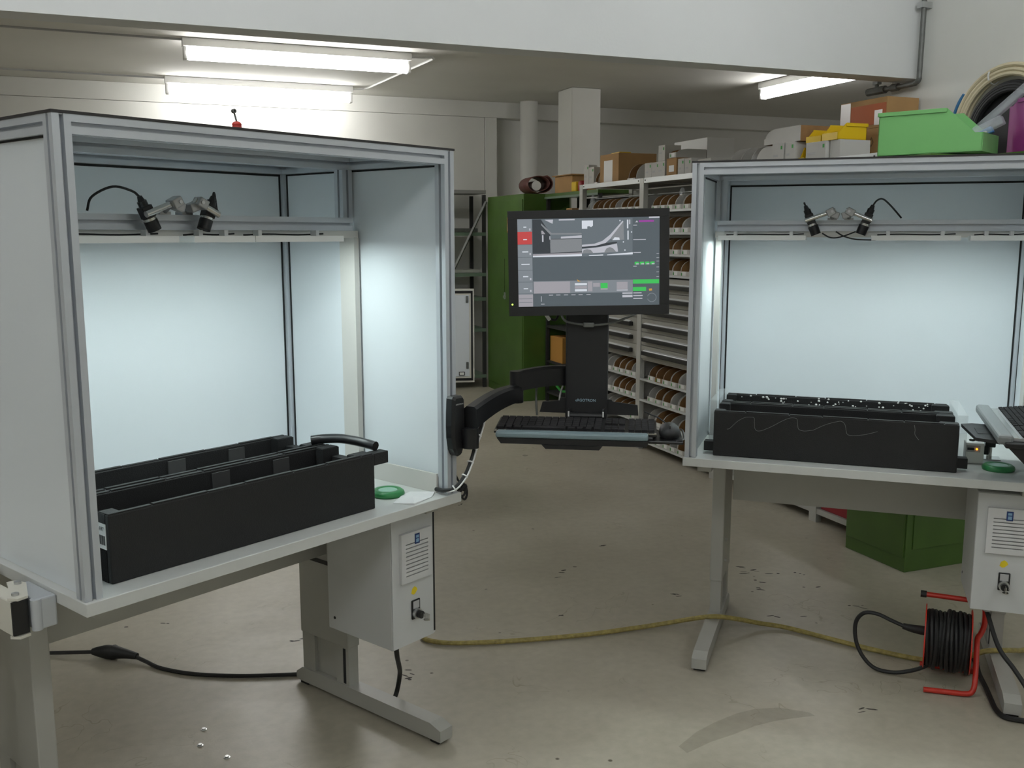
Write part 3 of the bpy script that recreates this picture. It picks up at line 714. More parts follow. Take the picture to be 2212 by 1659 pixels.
# left camera picture
rect('scr_mid', 365, 140, 1016, 645, 0)
poly('scr_black', [(365, 140), (480, 140), (600, 330), (600, 590), (365, 590)])
poly('scr_img', [(590, 400), (1016, 400), (1016, 590), (600, 590)])
poly('scr_img', [(480, 190), (620, 325), (1016, 330), (1016, 350), (600, 345), (480, 215)], 2)
poly('scr_pale', [(740, 375), (1016, 360), (1016, 395), (740, 400)], 2)
rect('scr_black', 610, 402, 1016, 408, 3)
rect('scr_pale', 490, 350, 510, 440, 2); rect('scr_pale', 588, 365, 600, 410, 2)
poly('scr_light', [(480, 290), (500, 290), (535, 335), (485, 340)], 2)
poly('scr_pale', [(525, 145), (640, 145), (632, 200)], 2); rect('scr_pale', 715, 140, 925, 158, 2)
poly('scr_light', [(365, 600), (1016, 588), (1016, 640), (365, 645)], 2); poly('scr_white', [(365, 628), (1016, 612), (1016, 640), (365, 645)], 3)
poly('scr_black', [(365, 596), (1016, 578), (1016, 590), (365, 604)], 4)
# right camera picture
rect('scr_mid', 1018, 140, 1685, 645, 0)
poly('scr_white', [(1018, 165), (1165, 165), (1165, 235), (1140, 255), (1115, 240), (1090, 245), (1090, 275), (1018, 275)])
poly('scr_pale', [(1018, 488), (1180, 478), (1290, 440), (1390, 360), (1555, 175), (1565, 190), (1420, 390), (1330, 470), (1200, 505), (1018, 515)])
poly('scr_img', [(1565, 190), (1575, 430), (1420, 435), (1400, 400)], 2)
poly('scr_white', [(1420, 435), (1450, 395), (1510, 400), (1518, 432)], 3)
poly('scr_black', [(1018, 515), (1200, 505), (1330, 470), (1480, 455), (1480, 475), (1330, 505), (1200, 525), (1018, 535)], 2)
poly('scr_pale', [(1018, 545), (1200, 530), (1350, 505), (1480, 480), (1495, 590), (1018, 605)], 1)
poly('scr_img', [(1020, 605), (1040, 560), (1085, 548), (1135, 560), (1170, 605)], 2); poly('scr_img', [(1310, 600), (1340, 545), (1385, 525), (1430, 545), (1470, 592)], 2)
poly('scr_white', [(1350, 625), (1688, 600), (1688, 628), (1350, 635)], 2); poly('scr_white', [(1110, 630), (1298, 622), (1298, 638), (1110, 640)], 2)
rect('scr_white', 1612, 165, 1630, 280, 2); rect('scr_pale', 1640, 165, 1655, 225, 2); rect('scr_white', 1618, 310, 1634, 430, 2)
for u, v in ((1565, 460), (1585, 570), (1672, 330), (1520, 175)): rect('scr_white', u - 7, v - 9, u + 7, v + 9, 3)
# status column
rect('scr_pale', 1900, 120, 2038, 150, 1)
rect('scr_purple', 1770, 175, 1965, 200, 1); poly('scr_pale', [(1722, 202), (1742, 175), (1758, 202)], 1)
for u0, u1, v in ((1695, 1745, 240), (1695, 1860, 432), (1695, 1795, 605), (1695, 1740, 788)): rect('scr_pale', u0, v - 5, u1, v + 5, 1)
for k in range(4):
    u = 1713 + k * 69; rect('scr_green', u, 730, u + 55, 768, 1); rect('scr_pale', u + 18, 752, u + 55, 766, 2)
for v in (625, 680, 725, 805, 870, 935): rect('scr_pale', 2000, v - 3, 2034, v + 3, 1)
rect('scr_green', 1690, 968, 2036, 1025, 1); rect('scr_green', 1690, 1070, 1865, 1125, 1)
for v, w in ((1150, 110), (1187, 125), (1225, 120)): rect('scr_pale', 1695, v - 7, 1695 + w, v + 7, 1)
gm.m = SC.index('scr_side')
# lower strip
rect('scr_side', 365, 970, 1688, 1138, 1)
rect('scr_light', 372, 980, 855, 1138, 2)
for v0, v1, m in ((1005, 1035, 'scr_white'), (1045, 1080, 'scr_light'), (1088, 1118, 'scr_white')): rect(m, 920, v0, 1080, v1, 2)
rect('scr_light', 1090, 985, 1152, 1120, 2); rect('scr_light', 1162, 1005, 1252, 1058, 2); rect('scr_green', 1262, 1008, 1355, 1080, 2); rect('scr_light', 1262, 1080, 1355, 1100, 2)
rect('scr_light', 1475, 998, 1620, 1098, 2); rect('scr_pale', 1475, 1102, 1622, 1116, 2)
rect('scr_pale', 1550, 1142, 1685, 1160, 1); rect('scr_pale', 1550, 1175, 1685, 1208, 1)
for u in (600, 697, 800, 900, 995, 1100): rect('scr_pale', u - 28, 1158, u + 28, 1167, 1)
rect('scr_pale', 465, 1175, 473, 1250, 1); rect('scr_pale', 465, 1278, 512, 1288, 1)
poly('scr_amber', [(945, 950), (965, 965), (1000, 980), (960, 985)], 3); poly('scr_amber', [(1900, 1095), (1940, 1092), (1945, 1120), (1905, 1125)], 2)
N = 20
for k in range(N):
    if 8 < k < 11: continue
    a0_, a1_ = 2 * math.pi * k / N, 2 * math.pi * (k + 1) / N
    poly('scr_side', [(1940 + r_ * math.cos(a), 1215 + r_ * math.sin(a)) for r_, a in ((62, a0_), (62, a1_), (54, a1_), (54, a0_))], 1)
gm.build('screen_graphics', SC, scr)
# cables below the monitor
def wcable(name, m, pts, r, lab, cat='cable', frame=WORLD, sub=6): return MB().tube(pts, r, 8, sub).top(name, m, frame, pts[0], lab, cat)
wcable('monitor_cable', 'pipe_grey', [(.165, 3.20, 1.36), (.165, 3.19, 1.33), (.180, 3.15, 1.314), (.23, 3.14, 1.306), (.27, 3.14, 1.304), (.33, 3.145, 1.312), (.40, 3.17, 1.335), (.42, 3.2, 1.345)], .0038, 'grey video cable with a ferrite bead sagging under the monitor')
t = thing('ferrite_bead', 'small grey ferrite bead on the cable under the monitor', 'ferrite bead', WORLD, (.25, 3.14, 1.303)); MB().box(.232, .268, 3.131, 3.149, 1.297, 1.313, .004).build('shell', 'pipe_grey', t)
MB().rbox((.118, 3.22, 1.325), (.012, .012, .03), rotm('Y', -35), .002).top('white_plug', 'white_plastic', WORLD, (.118, 3.22, 1.325), 'small white plug hanging under the monitor', 'plug')
wcable('video_cable', 'rubber', [(.10, 3.22, 1.355), (.118, 3.22, 1.326), (.145, 3.22, 1.314), (.160, 3.23, 1.345)], .004, 'black lead looping under the monitor beside the white plug')
wcable('arm_cable', 'white_plastic', [(.205, 3.30, 1.16), (.18, 3.27, 1.10), (.165, 3.25, 1.06), (.16, 3.24, 1.02)], .003, 'thin white lead running down behind the pillar')
wcable('arm_cable', 'pipe_grey', [(.10, 3.27, 1.115), (.085, 3.24, 1.09), (.082, 3.23, 1.04), (.085, 3.22, .99)], .004, 'thin grey lead hanging from the upper arm')
# bundle from the arm down to the table duct, held by white ties
bp = [(-.085, 3.00, 1.045), (-.097, 2.96, 1.00), (-.112, 2.93, .955), (-.125, 2.91, .91), (-.145, 2.88, .865), (-.175, 2.86, .832), (-.205, 2.87, .822), (-.235, 2.90, .818)]
wcable('cable_bundle', 'rubber', bp, .0065, 'black cable bundle with white ties dropping from the arm to the table', 'cable bundle')
bundle = bpy.data.objects['cable_bundle']
sp = spline([Vector(p) for p in bp], 6)
mb = MB().tube([Vector(p) + Vector((.006, -.006, -.002)) for p in bp], .0028, 6, 6); mb.build('light_lead', 'white_plastic', bundle)
for i in (9, 14, 19, 24, 30):
    d = (sp[i + 1] - sp[i - 1]).normalized(); MB().cyl(sp[i] - d * .002, sp[i] + d * .002, .0105, n=12).build('cable_tie', 'label_white', bundle)
w = WL.w((1.230, .055, 0))
mb = MB()
for k in range(4):
    mb.tube([(w.x + .026 * math.cos(a) * (1 - .08 * k) + .012, w.y + .03 * math.sin(a), .797 + .018 * math.sin(a * 2 + k) - .012 * math.cos(a) + .006 * k) for a in [i * math.pi / 4 for i in range(8)]], .0035, 6, 4, True)
mb.top('cable_coil', 'rubber', WORLD, (w.x, w.y, .82), 'loose black cable coil sticking out beyond the booth post', 'cable')

# second keyboard on its own tray, turned towards the middle of the right workbench
t = thing('keyboard_tray', 'dark tray with slanted keyboard over the bench with the red reel', 'keyboard tray', WR, (1.07, .05, .97))
MB().box(1.0, 1.145, -.24, .34, .962, .980, .004).build('tray_plate', 'plastic_black', t)
MB().prism([(.935, -.10), (1.0, -.135), (1.0, .15), (.950, .155), (.915, .135), (.918, .10)], .953, .963, 'z').build('mouse_plate', 'plastic_dark', t)
MB().box(.948, .990, -.03, .07, .9632, .9645).build('plate_recess', 'rubber', t)
MB().box(.980, 1.024, -.228, .342, .970, 1.0, .009).build('palm_rest', 'palm_grey', t)
MB().prism([(1.01, .962), (1.145, .962), (1.145, .87), (1.10, .87)], -.235, -.20, 'y').build('support_bracket', 'plastic_black', t)
MB().box(1.12, 1.16, -.05, .008, .90, .962, .004).build('arm_end', 'plastic_black', t)
KR = Frame(WR.w((1.105, .055, 0)).x, WR.w((1.105, .055, 0)).y, -19.23 - 90)
keyboard(KR, -.27, .27, -.080, .038, .981, 'silver and dark keyboard on the slanted tray beside the clear-capped foam box', case='case_silver')
# small signal box and bits behind it
t = thing('signal_box', 'small white interface box with glowing orange lamp', 'device', WR, (.955, .26, T + .0006))
MB().box(.945, 1.005, .235, .29, T + .0006, T + .075, .003).build('housing', 'white_plastic', t)
MB().box(.948, .992, .2335, .2352, T + .043, T + .066).build('front_plate', 'label_grey', t)
MB().cyl((.981, .2335, T + .054), (.981, .230, T + .054), .0032, n=10).build('lamp', 'orange_led', t)
MB().box(.951, .972, .230, .2335, T + .05, T + .058).build('port', 'flat_black', t)
t = thing('stand', 'slim metal stand with clamp behind the white interface box', 'stand', WR, (1.035, .34, T + .0006))
MB().box(1.0, 1.07, .31, .37, T + .0006, T + .005).build('base', 'silver', t)
mb = MB().cyl((1.035, .34, T + .005), (1.035, .34, T + .15), .009, n=12); mb.build('rod', 'silver', t)
MB().box(1.018, 1.052, .322, .358, T + .045, T + .07, .003).box(1.01, 1.03, .31, .33, T + .02, T + .05, .003).build('clamp', 'plastic_black', t)
MB().cyl((1.045, .335, T + .068), (1.10, .32, T + .080), .003, n=8).cyl((1.095, .321, T + .079), (1.115, .316, T + .083), .006, n=10).build('clamp_lever', 'hose_blue', t)
mb = MB().tube([WR.w(p) for p in ((.99, .27, T + .07), (1.0, .30, T + .095), (1.008, .312, T + .098), (1.006, .308, T + .078), (.995, .294, T + .055))], .006, 8, 6)
mb.top('network_cable', 'blue', WORLD, WR.w((.99, .27, T + .07)), 'dark blue network cable looping behind the interface box', 'cable')
wcable('tray_cable', 'rubber', [WR.w(p) for p in ((.985, .06, .95), (.972, .10, .93), (.962, .16, .905), (.958, .235, .89))], .004, 'black lead running from the slanted tray to the interface box')

# bracket with folding arm at the left edge of the left bench
t = thing('folding_bracket', 'pale metal folding arm bracket hinged to the bench edge', 'bracket', WL, (-.03, .22, .74))
MB().box(-.050, -.001, .135, .27, .725, .797, .004).build('mount_block', 'alu', t)
mb = MB().cyl((-.044, .142, .7255), (-.044, .142, .7965), .012, n=14); mb.smooth = True; mb.build('rounded_edge', 'alu', t)
for z in (.8005, .7125): MB().prism([(-.094, .165), (-.080, .146), (-.056, .150), (-.040, .19), (-.022, .235), (-.030, .268), (-.050, .272), (-.062, .235)], z, z + .006, 'z').build('hinge_plate', 'cream', t)
for x, y in ((-.074, .172), (-.038, .242)): MB().cyl((x, y, .8065), (x, y, .812), .008, n=14).build('rivet', 'steel', t)
MB().box(-.092, -.056, .158, .385, .7190, .800, .003).build('arm_tube', 'cream', t)
MB().box(-.0915, -.0565, .152, .158, .721, .798, .001).build('end_cap', 'plastic_black', t)
# neighbouring table
t = thing('side_table', 'beige side table edge beside the left booth', 'table', WL, (-.55, .70, 0))
MB().box(-.85, -.012, .40, 1.0, .765, .795, .006).build('table_top', 'cream', t)
for x in (-.82, -.12):
    for y in (.46, .93): MB().box(x, x + .04, y, y + .04, 0, .765).build('leg', 'desk_paint', t)
# screwdriver-like tool standing on the booth roof
t = thing('screwdriver', 'red-handled tool lying on top of the monitor-arm booth', 'tool', WL, (.47, .05, H))
MB().cyl((.470, .05, H + .0005), (.470, .05, H + .008), .012, .011, 14).sphere((.470, .05, H + .011), .0115, .0115, .008, 14, 8).build('handle', 'red', t)
MB().cyl((.470, .05, H + .017), (.464, .05, H + .038), .0022, n=8).ring((.463, .046, H + .042), (.463, .054, H + .042), .0052, .0026, 14).build('shaft', 'pipe_grey', t)

# ------------------------------------------------------------------ cables and reel on the floor (world frame)
hz = .012
hp = [(-.36, 3.66), (-.33, 3.615), (-.229, 3.588), (-.011, 3.608), (.266, 3.662)]
pts = [(x, y, hz) for x, y in hp] + [(.50, 3.735, hz), (.634, 3.766, .02), (.722, 3.735, .05), (.807, 3.70, .076), (.897, 3.718, .060), (1.015, 3.755, .024), (1.122, 3.738, hz), (1.271, 3.621, hz), (1.414, 3.514, hz), (1.557, 3.435, hz), (1.66, 3.41, .02), (1.71, 3.385, .055), (1.748, 3.370, .077), (1.803, 3.376, .077), (1.881, 3.426, .055), (1.961, 3.501, .022), (2.1, 3.58, hz), (2.4, 3.64, hz)]
wcable('yellow_hose', 'yellow_hose', pts, .0098, 'worn yellow-green air hose snaking across the floor', 'hose')
t = thing('power_cable', 'black power cable with inline connector on the floor', 'cable', WORLD, (-1.5, 3.47, 0))
MB().tube([(-2.3, 3.53, .008), (-1.969, 3.514, .008), (-1.812, 3.502, .010), (-1.66, 3.49, .018), (-1.585, 3.482, .024)], .0075, 8, 6).build('cord', 'rubber', t)
MB().tube([(-1.425, 3.447, .022), (-1.37, 3.42, .012), (-1.296, 3.373, .008), (-1.161, 3.327, .008), (-.987, 3.312, .008), (-.82, 3.322, .008), (-.755, 3.335, .006)], .0075, 8, 6).build('cord', 'rubber', t)
MB().tube([(-1.60, 3.484, .024), (-1.575, 3.480, .026), (-1.54, 3.473, .028), (-1.505, 3.466, .028)], lambda f: .012 + .014 * min(1, f * 1.6), 12, 4).build('plug', 'rubber', t)
MB().tube([(-1.512, 3.467, .029), (-1.495, 3.463, .029), (-1.46, 3.456, .027), (-1.415, 3.445, .023)], lambda f: .029 - .017 * f, 12, 4).build('socket', 'rubber', t)
# cable dropping out of each control box
p = [WL.w(c) for c in ((1.038, .135, .313), (1.07, .165, .26), (1.13, .22, .19), (1.185, .275, .13), (1.208, .308, .07), (1.200, .315, .03), (1.168, .31, .012))]
wcable('box_cable', 'rubber', p, .008, 'black cable hanging from the control box beneath the monitor-arm bench')
p = [WR.w((1.038, .135, .313)), Vector((1.628, 3.06, .232)), Vector((1.653, 3.0, .182)), Vector((1.668, 2.95, .145)), Vector((1.70, 2.9, .075)), Vector((1.76, 2.86, .012)), Vector((1.95, 2.84, .009))]
wcable('box_cable', 'rubber', p, .008, 'black cable slanting down from the control box beside the reel')
wcable('loose_cable', 'rubber', [(1.70, 3.46, .010), (1.725, 3.475, .010), (1.745, 3.46, .010)] + [WR.w(p) for p in ((1.055, .40, .012), (1.050, .365, .022), (1.052, .30, .012), (1.062, .20, .009), (1.068, .10, .009), (1.074, .03, .009), (1.092, -.016, .009), (1.13, -.026, .009), (1.25, -.03, .009), (1.4, -.04, .009))], .009, 'black cable curling around the bench foot next to the reel')
# cable reel
RF = Frame(1.565, 3.29, -24.0)
t = thing('cable_reel', 'red tubular cable reel wound with black cable', 'cable reel', RF, (0, 0, 0))
hwx, R0, ZC = .073, .102, .160
frame = MB().tube([(-.068, -.127, .0105), (.03, -.112, .0105), (.065, -.105, .0105), (.085, -.098, .016), (.094, -.085, .04), (.096, -.04, .10), (.096, .0, .155), (.098, .02, .172), (.108, .035, .185), (.117, .045, .212), (.118, .05, .255), (.112, .05, .285), (.09, .05, .297), (.06, .05, .298), (-.085, .05, .298)], .0095, 10, 5)
frame.build('frame', 'red', t)
MB().tube([(.085, .09, .012), (.0, .09, .012), (-.085, .09, .012)], .0095, 10, 1).tube([(.095, -.05, .08), (.096, .04, .05), (.09, .09, .012)], .0085, 10, 4).build('rear_foot', 'red', t)
MB().cyl((-.098, .05, .298), (-.078, .05, .298), .0125, n=12).build('grip_cap', 'rubber', t)
for x in (-hwx - .002, hwx + .002):
    mb = MB().ring((x - .002, 0, ZC), (x + .002, 0, ZC), R0 + .012, .03, 36); mb.build('flange', 'red', t)
mb = MB().cyl((-hwx, 0, ZC), (hwx, 0, ZC), .075, n=30); mb.smooth = True; mb.build('drum', 'rubber', t)
mb = MB(); rng = random.Random(3)
for k in range(11):
    x = -hwx + .0065 + k * (2 * hwx - .013) / 10; rr = R0 - .008 + rng.uniform(-.006, .006); dz = rng.uniform(-.004, .004)
    mb.tube([(x + .003 * math.sin(a * 2 + k), rr * math.cos(a), ZC + dz + rr * math.sin(a) - .006 * (1 - math.sin(a))) for a in [i * math.pi / 8 for i in range(16)]], .0075, 7, 2, True)
mb.build('cable_winding', 'rubber', t)
MB().tube([(-hwx - .004, -.02, .185), (-hwx - .02, -.022, .186), (-.125, -.025, .189), (-.15, -.025, .193)], lambda f: .0165 - .009 * max(0, f - .35), 12, 4).build('plug', 'rubber', t)
MB().tube([(-.145, -.025, .192), (-.19, -.02, .205), (-.24, -.01, .218), (-.285, -.005, .212), (-.312, -.0, .17), (-.308, -.01, .105), (-.28, -.02, .05), (-.235, -.03, .016), (-.17, -.04, .016), (-.11, -.04, .035), (-.07, -.05, .062), (-.055, -.04, .075)], .0075, 8, 6).build('loose_end', 'rubber', t)
for i, (u, v) in enumerate(((-1.005, 2.94), (-.985, 2.84), (-.88, 2.77))):
    t = thing('floor_anchor', ('steel anchor bolt in the floor nearest the black inline connector', 'middle of three steel anchor bolts in the floor', 'steel anchor bolt in the floor farthest from the inline connector')[i], 'bolt', WORLD, (u, v, 0), 'steel anchors in the floor')
    MB().lathe((u, v, 0), [(.010, 0), (.010, .0015), (.006, .002), (.006, .006)], 14).build('bolt_head', 'steel', t)

# ------------------------------------------------------------------ storage row along the right (building frame)
SF = 3.5
UPR = (7.335, 6.315, 5.295, 4.275, 3.89)
t = thing('storage_rack', 'grey steel storage rack of two bays with open bins and drawers', 'shelving', BLD, (SF + .25, 6.3, 0))
LEV_UP, LEV_LO = (1.765, 1.607, 1.458, 1.312), (.536, .379, .208, .072)
for r in UPR:
    for s in (SF, SF + .46): MB().box(s, s + .04, r - .03, r + .03, 0, 1.975 if s > SF else 2.0, .002).build('upright', 'shelf_steel', t)
for i in range(4):
    ra, rb = UPR[i + 1] + .031, UPR[i] - .031
    sh = MB().box(SF + .004, SF + .50, ra, rb, 1.970, 1.975).build('shelf', 'shelf_steel', t)
    MB().box(SF + .002, SF + .006, ra, rb, 1.965, 2.0).build('shelf_edge', 'shelf_lip', sh)
    for r in (ra + .02, rb - .02): MB().cyl((SF + .002, r, 1.983), (SF - .001, r, 1.983), .005, n=8).build('bolt', 'rack_dark', sh)
    if i >= 2:
        for z in (.08, .55): MB().box(SF + .004, SF + .50, ra, rb, z - .03, z).build('shelf', 'shelf_steel', t)
        continue
    for z in LEV_UP + LEV_LO:
        sh = MB().box(SF + .004, SF + .48, ra, rb, z - .006, z).build('shelf', 'shelf_steel', t)
        MB().box(SF + .001, SF + .004, ra, rb, z - .012, z + .003).build('shelf_edge', 'shelf_lip', sh)
    for z in LEV_UP + LEV_LO[:3]: MB().cyl((SF + .12, ra, z + .123), (SF + .12, rb, z + .123), .004, n=6).build('cross_bar', 'shelf_lip', t)
    MB().box(SF + .47, SF + .475, ra, rb, .05, 1.96).build('back_sheet', 'shelf_steel', t)  # sheet added to close off the bays and darken them inside
for i in range(2):
    ra, rb = UPR[i + 1] + .033, UPR[i] - .033
    d = thing('drawer_cabinet', ('grey six-drawer cabinet in the rack bay nearer the booth', 'grey six-drawer cabinet in the rack bay nearer the green locker')[1 - i], 'drawer cabinet', BLD, (SF + .2, (ra + rb) / 2, .69), 'drawer units in the rack')
    MB().box(SF + .016, SF + .46, ra, rb, .675, 1.288).build('carcass', 'drawer', d)
    for k in range(6):
        z = .690 + k * .0995
        dr = MB().box(SF + .004, SF + .0155, ra + .004, rb - .004, z, z + .0945, .0015).build('drawer', 'drawer', d)
        MB().box(SF - .030, SF + .004, ra + .06, rb - .06, z + .030, z + .060, .003).build('handle', 'handle_black', dr)
        MB().prism([(SF - .018, z + .0602), (SF - .016, z + .063), (SF + .003, z + .069), (SF + .003, z + .064)], ra + .085, rb - .064, 'y').build('label_strip', 'shelf_lip', dr)
# cardboard shelf bins
BINM = {}
def bin_mesh(w, h, d, style):
    k = (round(w, 3), round(h, 3), style)
    if k in BINM: return BINM[k]
    th = .004
    # side outline in (s, z): front low, swept up in a quarter round
    fr = .035
    arc = [(0, fr)] + [(.012 + (.105) * (1 - math.cos(a)), fr + (h - fr) * math.sin(a)) for a in [math.pi / 2 * i / 6 for i in range(7)]]
    outl = [(0, 0)] + arc + [(d, h), (d, 0)]
    mb = MB()
    for r in (0, w - th):
        n = len(outl); vs = [(p[0], r, p[1]) for p in outl] + [(p[0], r + th, p[1]) for p in outl]
        mb.m = 0; mb.add(vs[:n] + [], [list(range(n))]) if r == 0 else mb.add(vs[n:], [list(range(n))])
        mb.m = 1; mb.add(vs[n:], [list(range(n))]) if r == 0 else mb.add(vs[:n], [list(range(n))])
        mb.m = 0; mb.add(vs, [[i, (i + 1) % n, n + (i + 1) % n, n + i] for i in range(n)])
    mb.m = 0; mb.box(0, th, th, w - th, 0, fr)
    mb.m = 1; mb.box(th, d, th, w - th, 0, .004); mb.box(d - th, d, th, w - th, .004, h)
    BINM[k] = mb.mesh('shelf_bin', ['bin_white', 'bin_brown'] if style == 0 else (['bin_brown', 'bin_brown'] if style == 1 else ['bin_white', 'bin_white']))
    return BINM[k]
MARK = MB().box(-.0012, 0, 0, .010, 0, .018).mesh('label_mark', 'green_mark')
TAG = MB().box(-.0008, 0, 0, .045, 0, .026).mesh('bin_label', 'label_white')
rb_ = random.Random(11)
def shelf_bin(s, r, z, w, h, style, lab, grp, jitter=0.0, d=.30, ang=0):
    o = bpy.data.objects.new('shelf_bin', bin_mesh(w, h, d, style)); col.objects.link(o)
    l = (s + rb_.uniform(-jitter, jitter), r, z + .0006); o.location = BLD.w(l); o.rotation_euler = (0, 0, BLD.a + R(ang)); ORG[o.name] = Vector(l)
    tag(o, lab, 'storage bin', grp)
    for nm, me, y in (('bin_label', TAG, w * .5 - .03), ('label_mark', MARK, w * .5 + .018)):
        c = bpy.data.objects.new(nm, me); col.objects.link(c); c.parent = o; c.location = (-.0004, y, .006)
    return o
ORD = ('nearest', 'second', 'third', 'fourth', 'fifth', 'sixth', 'seventh', 'eighth', 'ninth', 'tenth')
def bin_row(ra, rb, z, w, row, bay, styles):
    r = ra; k = 0; n = 0; rs = []
    while r + w < rb: rs.append(r); r += w + rb_.uniform(0, .004)
    for k, r in enumerate(rs):
        i = k if bay == 'locker' else len(rs) - 1 - k
        lab = ('cardboard bin nearest the rack\'s middle upright, %s, %s-side bay' % (row, bay)) if i == 0 else '%s cardboard bin from the rack\'s middle upright, %s, %s-side bay' % (ORD[i], row, bay)
        shelf_bin(SF + .008, r, z, w - .004, .112, styles[k % len(styles)], lab, 'open cardboard bins, %s, %s-side bay' % (row, bay), .003)
names_up = ('topmost row', 'second row', 'third row', 'fourth row')
bin_row(6.36, 7.29, LEV_UP[0], .098, names_up[0], 'locker', (0, 0, 0, 2, 0))
for k, z in enumerate(LEV_UP): bin_row(5.55, 6.27, z, .112 if k else .105, names_up[k], 'booth', (0, 0, 2, 0, 0)[k:] + (0, 0, 2)[:k])
low = ('row under the drawers', 'third-lowest row', 'second-lowest row', 'bottom row')
for k, z in enumerate(LEV_LO[:3]): bin_row(6.35, 6.95, z, .098, low[k], 'locker', (2, 0, 0, 0, 2))
for k, z in enumerate(LEV_LO): bin_row(5.55, 6.27, z, .104, low[k], 'booth', (0, 2, 0, 0, 1, 0) if k == 0 else (2, 0, 2, 0, 0))
# plastic bags tucked between the bins of the topmost row
for r, s in ((7.208, 3.545), (5.9215, 3.60)):
    mb = MB(); rr = random.Random(int(r * 100)); P = [(s + .02 * math.cos(a) * q, r + .034 * math.sin(a) * q, 1.775 + h_) for q, h_ in ((.9, 0), (1, .08), (.5, .13)) for a in [i * math.pi / 3 for i in range(6)]]
    P = [(x + rr.uniform(-.008, .008), y + rr.uniform(-.006, .006), z + rr.uniform(0, .01)) for x, y, z in P]
    mb.add(P + [(s, r, 1.92)], [[k * 6 + i, k * 6 + (i + 1) % 6, k * 6 + 6 + (i + 1) % 6, k * 6 + 6 + i] for k in range(2) for i in range(6)] + [[12 + i, 12 + (i + 1) % 6, 18] for i in range(6)])
    mb.top('plastic_bag', 'film', BLD, (s, r, 1.775), 'crumpled clear plastic bag tucked into the %s of the topmost bins' % ('far end' if r > 7 else 'booth end'), 'bag')
# ---- on top of the rack: cartons and bins
TOPZ = 2.0006
def carton(s0, s1, r0, r1, z0, z1, m, lab, cat='box', label=None, group=None, flap=False, mark=False, rot=0):
    c = ((s0 + s1) / 2, (r0 + r1) / 2, z0)
    t = thing('carton', lab, cat, BLD, c, group)
    MB().box(s0, s1, r0, r1, z0, z1, .002).build('body', m, t)
    if label: MB().box(s0 - .0008, s0 + .0005, r0 + (r1 - r0) * label[0], r0 + (r1 - r0) * label[1], z0 + (z1 - z0) * label[2], z0 + (z1 - z0) * label[3]).build('paper_label', 'label_white', t)
    if mark:
        MB().box(s0 - .0008, s0 + .0005, r0 + .012, r0 + .026, z1 - .035, z1 - .016).build('label_mark', 'green_mark', t)
        MB().box(s0 - .0006, s0 + .0005, r0 + (r1 - r0) * .5, r1 - .012, z0 + (z1 - z0) * .45, z0 + (z1 - z0) * .55).build('print', 'label_grey', t)
    if flap: MB().prism([(r0 - .002, z1 - .03), (r1 + .002, z1 - .03), (r1 + .002, z1 + .001), (r0 - .002, z1 + .001)], s0 - .0015, s0, 'x').build('tape', 'tape_clear', t)
    if rot: t.rotation_euler[2] += R(rot)
    return t
G = 'white parts boxes on the rack'
# everything on the rack stands on the shelf sheet at 1.975
Z0 = 1.9758
carton(3.545, 3.62, 7.285, 7.375, Z0, 2.160, 'bin_white', 'narrow white parts box at the far end of the rack top, tallest of its three', 'box', None, G, mark=True)
carton(3.53, 3.75, 7.16, 7.25, Z0, 2.135, 'bin_white', 'narrow white parts box second from the far end of the rack top', 'box', None, G, mark=True)
shelf_bin(3.52, 7.075, Z0, .06, .14, 0, 'slim open white bin between white boxes and the large labelled carton', G, d=.25)
t = carton(3.53, 3.86, 6.735, 7.05, Z0, 2.215, 'card', 'large brown carton with white paper label on the rack', 'carton', (.32, .78, .12, .80))
MB().box(3.56, 3.66, 6.78, 6.92, 2.2155, 2.226, .002).top('yellow_tray', 'bin_yellow', BLD, (3.6, 6.85, 2.2155), 'flat yellow tray lying on the large labelled carton', 'tray')
shelf_bin(3.52, 6.455, Z0, .118, .145, 0, 'open white cardboard bin standing right beside the large labelled carton', G, d=.26)
carton(3.54, 3.77, 6.245, 6.345, Z0, 2.108, 'bin_white', 'low white parts box beyond the tall white pair on the rack', 'box', None, G, mark=True)
carton(3.54, 3.77, 6.142, 6.243, Z0, 2.106, 'bin_white', 'low white parts box touching the tall white pair on the rack', 'box', None, G, mark=True)
carton(3.53, 3.72, 6.042, 6.138, Z0, 2.108, 'bin_white', 'lower of two white parts boxes stacked beside the small brown carton', 'box', None, G, mark=True)
carton(3.53, 3.66, 6.045, 6.135, 2.1087, 2.216, 'bin_white', 'upper of two white parts boxes stacked beside the small brown carton', 'box', None, G, mark=True)
carton(3.53, 3.70, 5.885, 6.018, Z0, 2.118, 'card', 'small brown carton with white label between white parts boxes', 'carton', (.25, .75, .35, .65))
shelf_bin(3.53, 5.895, 2.1187, .092, .06, 0, 'open white bin lying on the small brown carton', G, d=.24)
carton(3.53, 3.74, 5.785, 5.868, Z0, 2.106, 'bin_white', 'white parts box beside the small brown carton, farther of a pair', 'box', None, G, mark=True)
carton(3.53, 3.74, 5.697, 5.780, Z0, 2.103, 'bin_white', 'white parts box nearest the booth roof corner, nearer of a pair', 'box', None, G, mark=True)
carton(3.78, 4.0, 5.90, 6.34, Z0, 2.262, 'label_white', 'large white carton standing behind the small white parts boxes', 'carton')
carton(3.53, 3.72, 5.46, 5.62, Z0, 2.085, 'bin_white', 'low white parts box just beyond the booth roof corner', 'box', None, G, mark=True)
GB = 'white bins seen over the booth roof'
shelf_bin(3.52, 5.14, Z0, .115, .150, 2, 'open white bin seen over the booth roof, farthest of its row', GB, d=.26)
shelf_bin(3.52, 5.03, Z0, .09, .146, 2, 'open white bin with tall back, second over the booth roof', GB, d=.26)
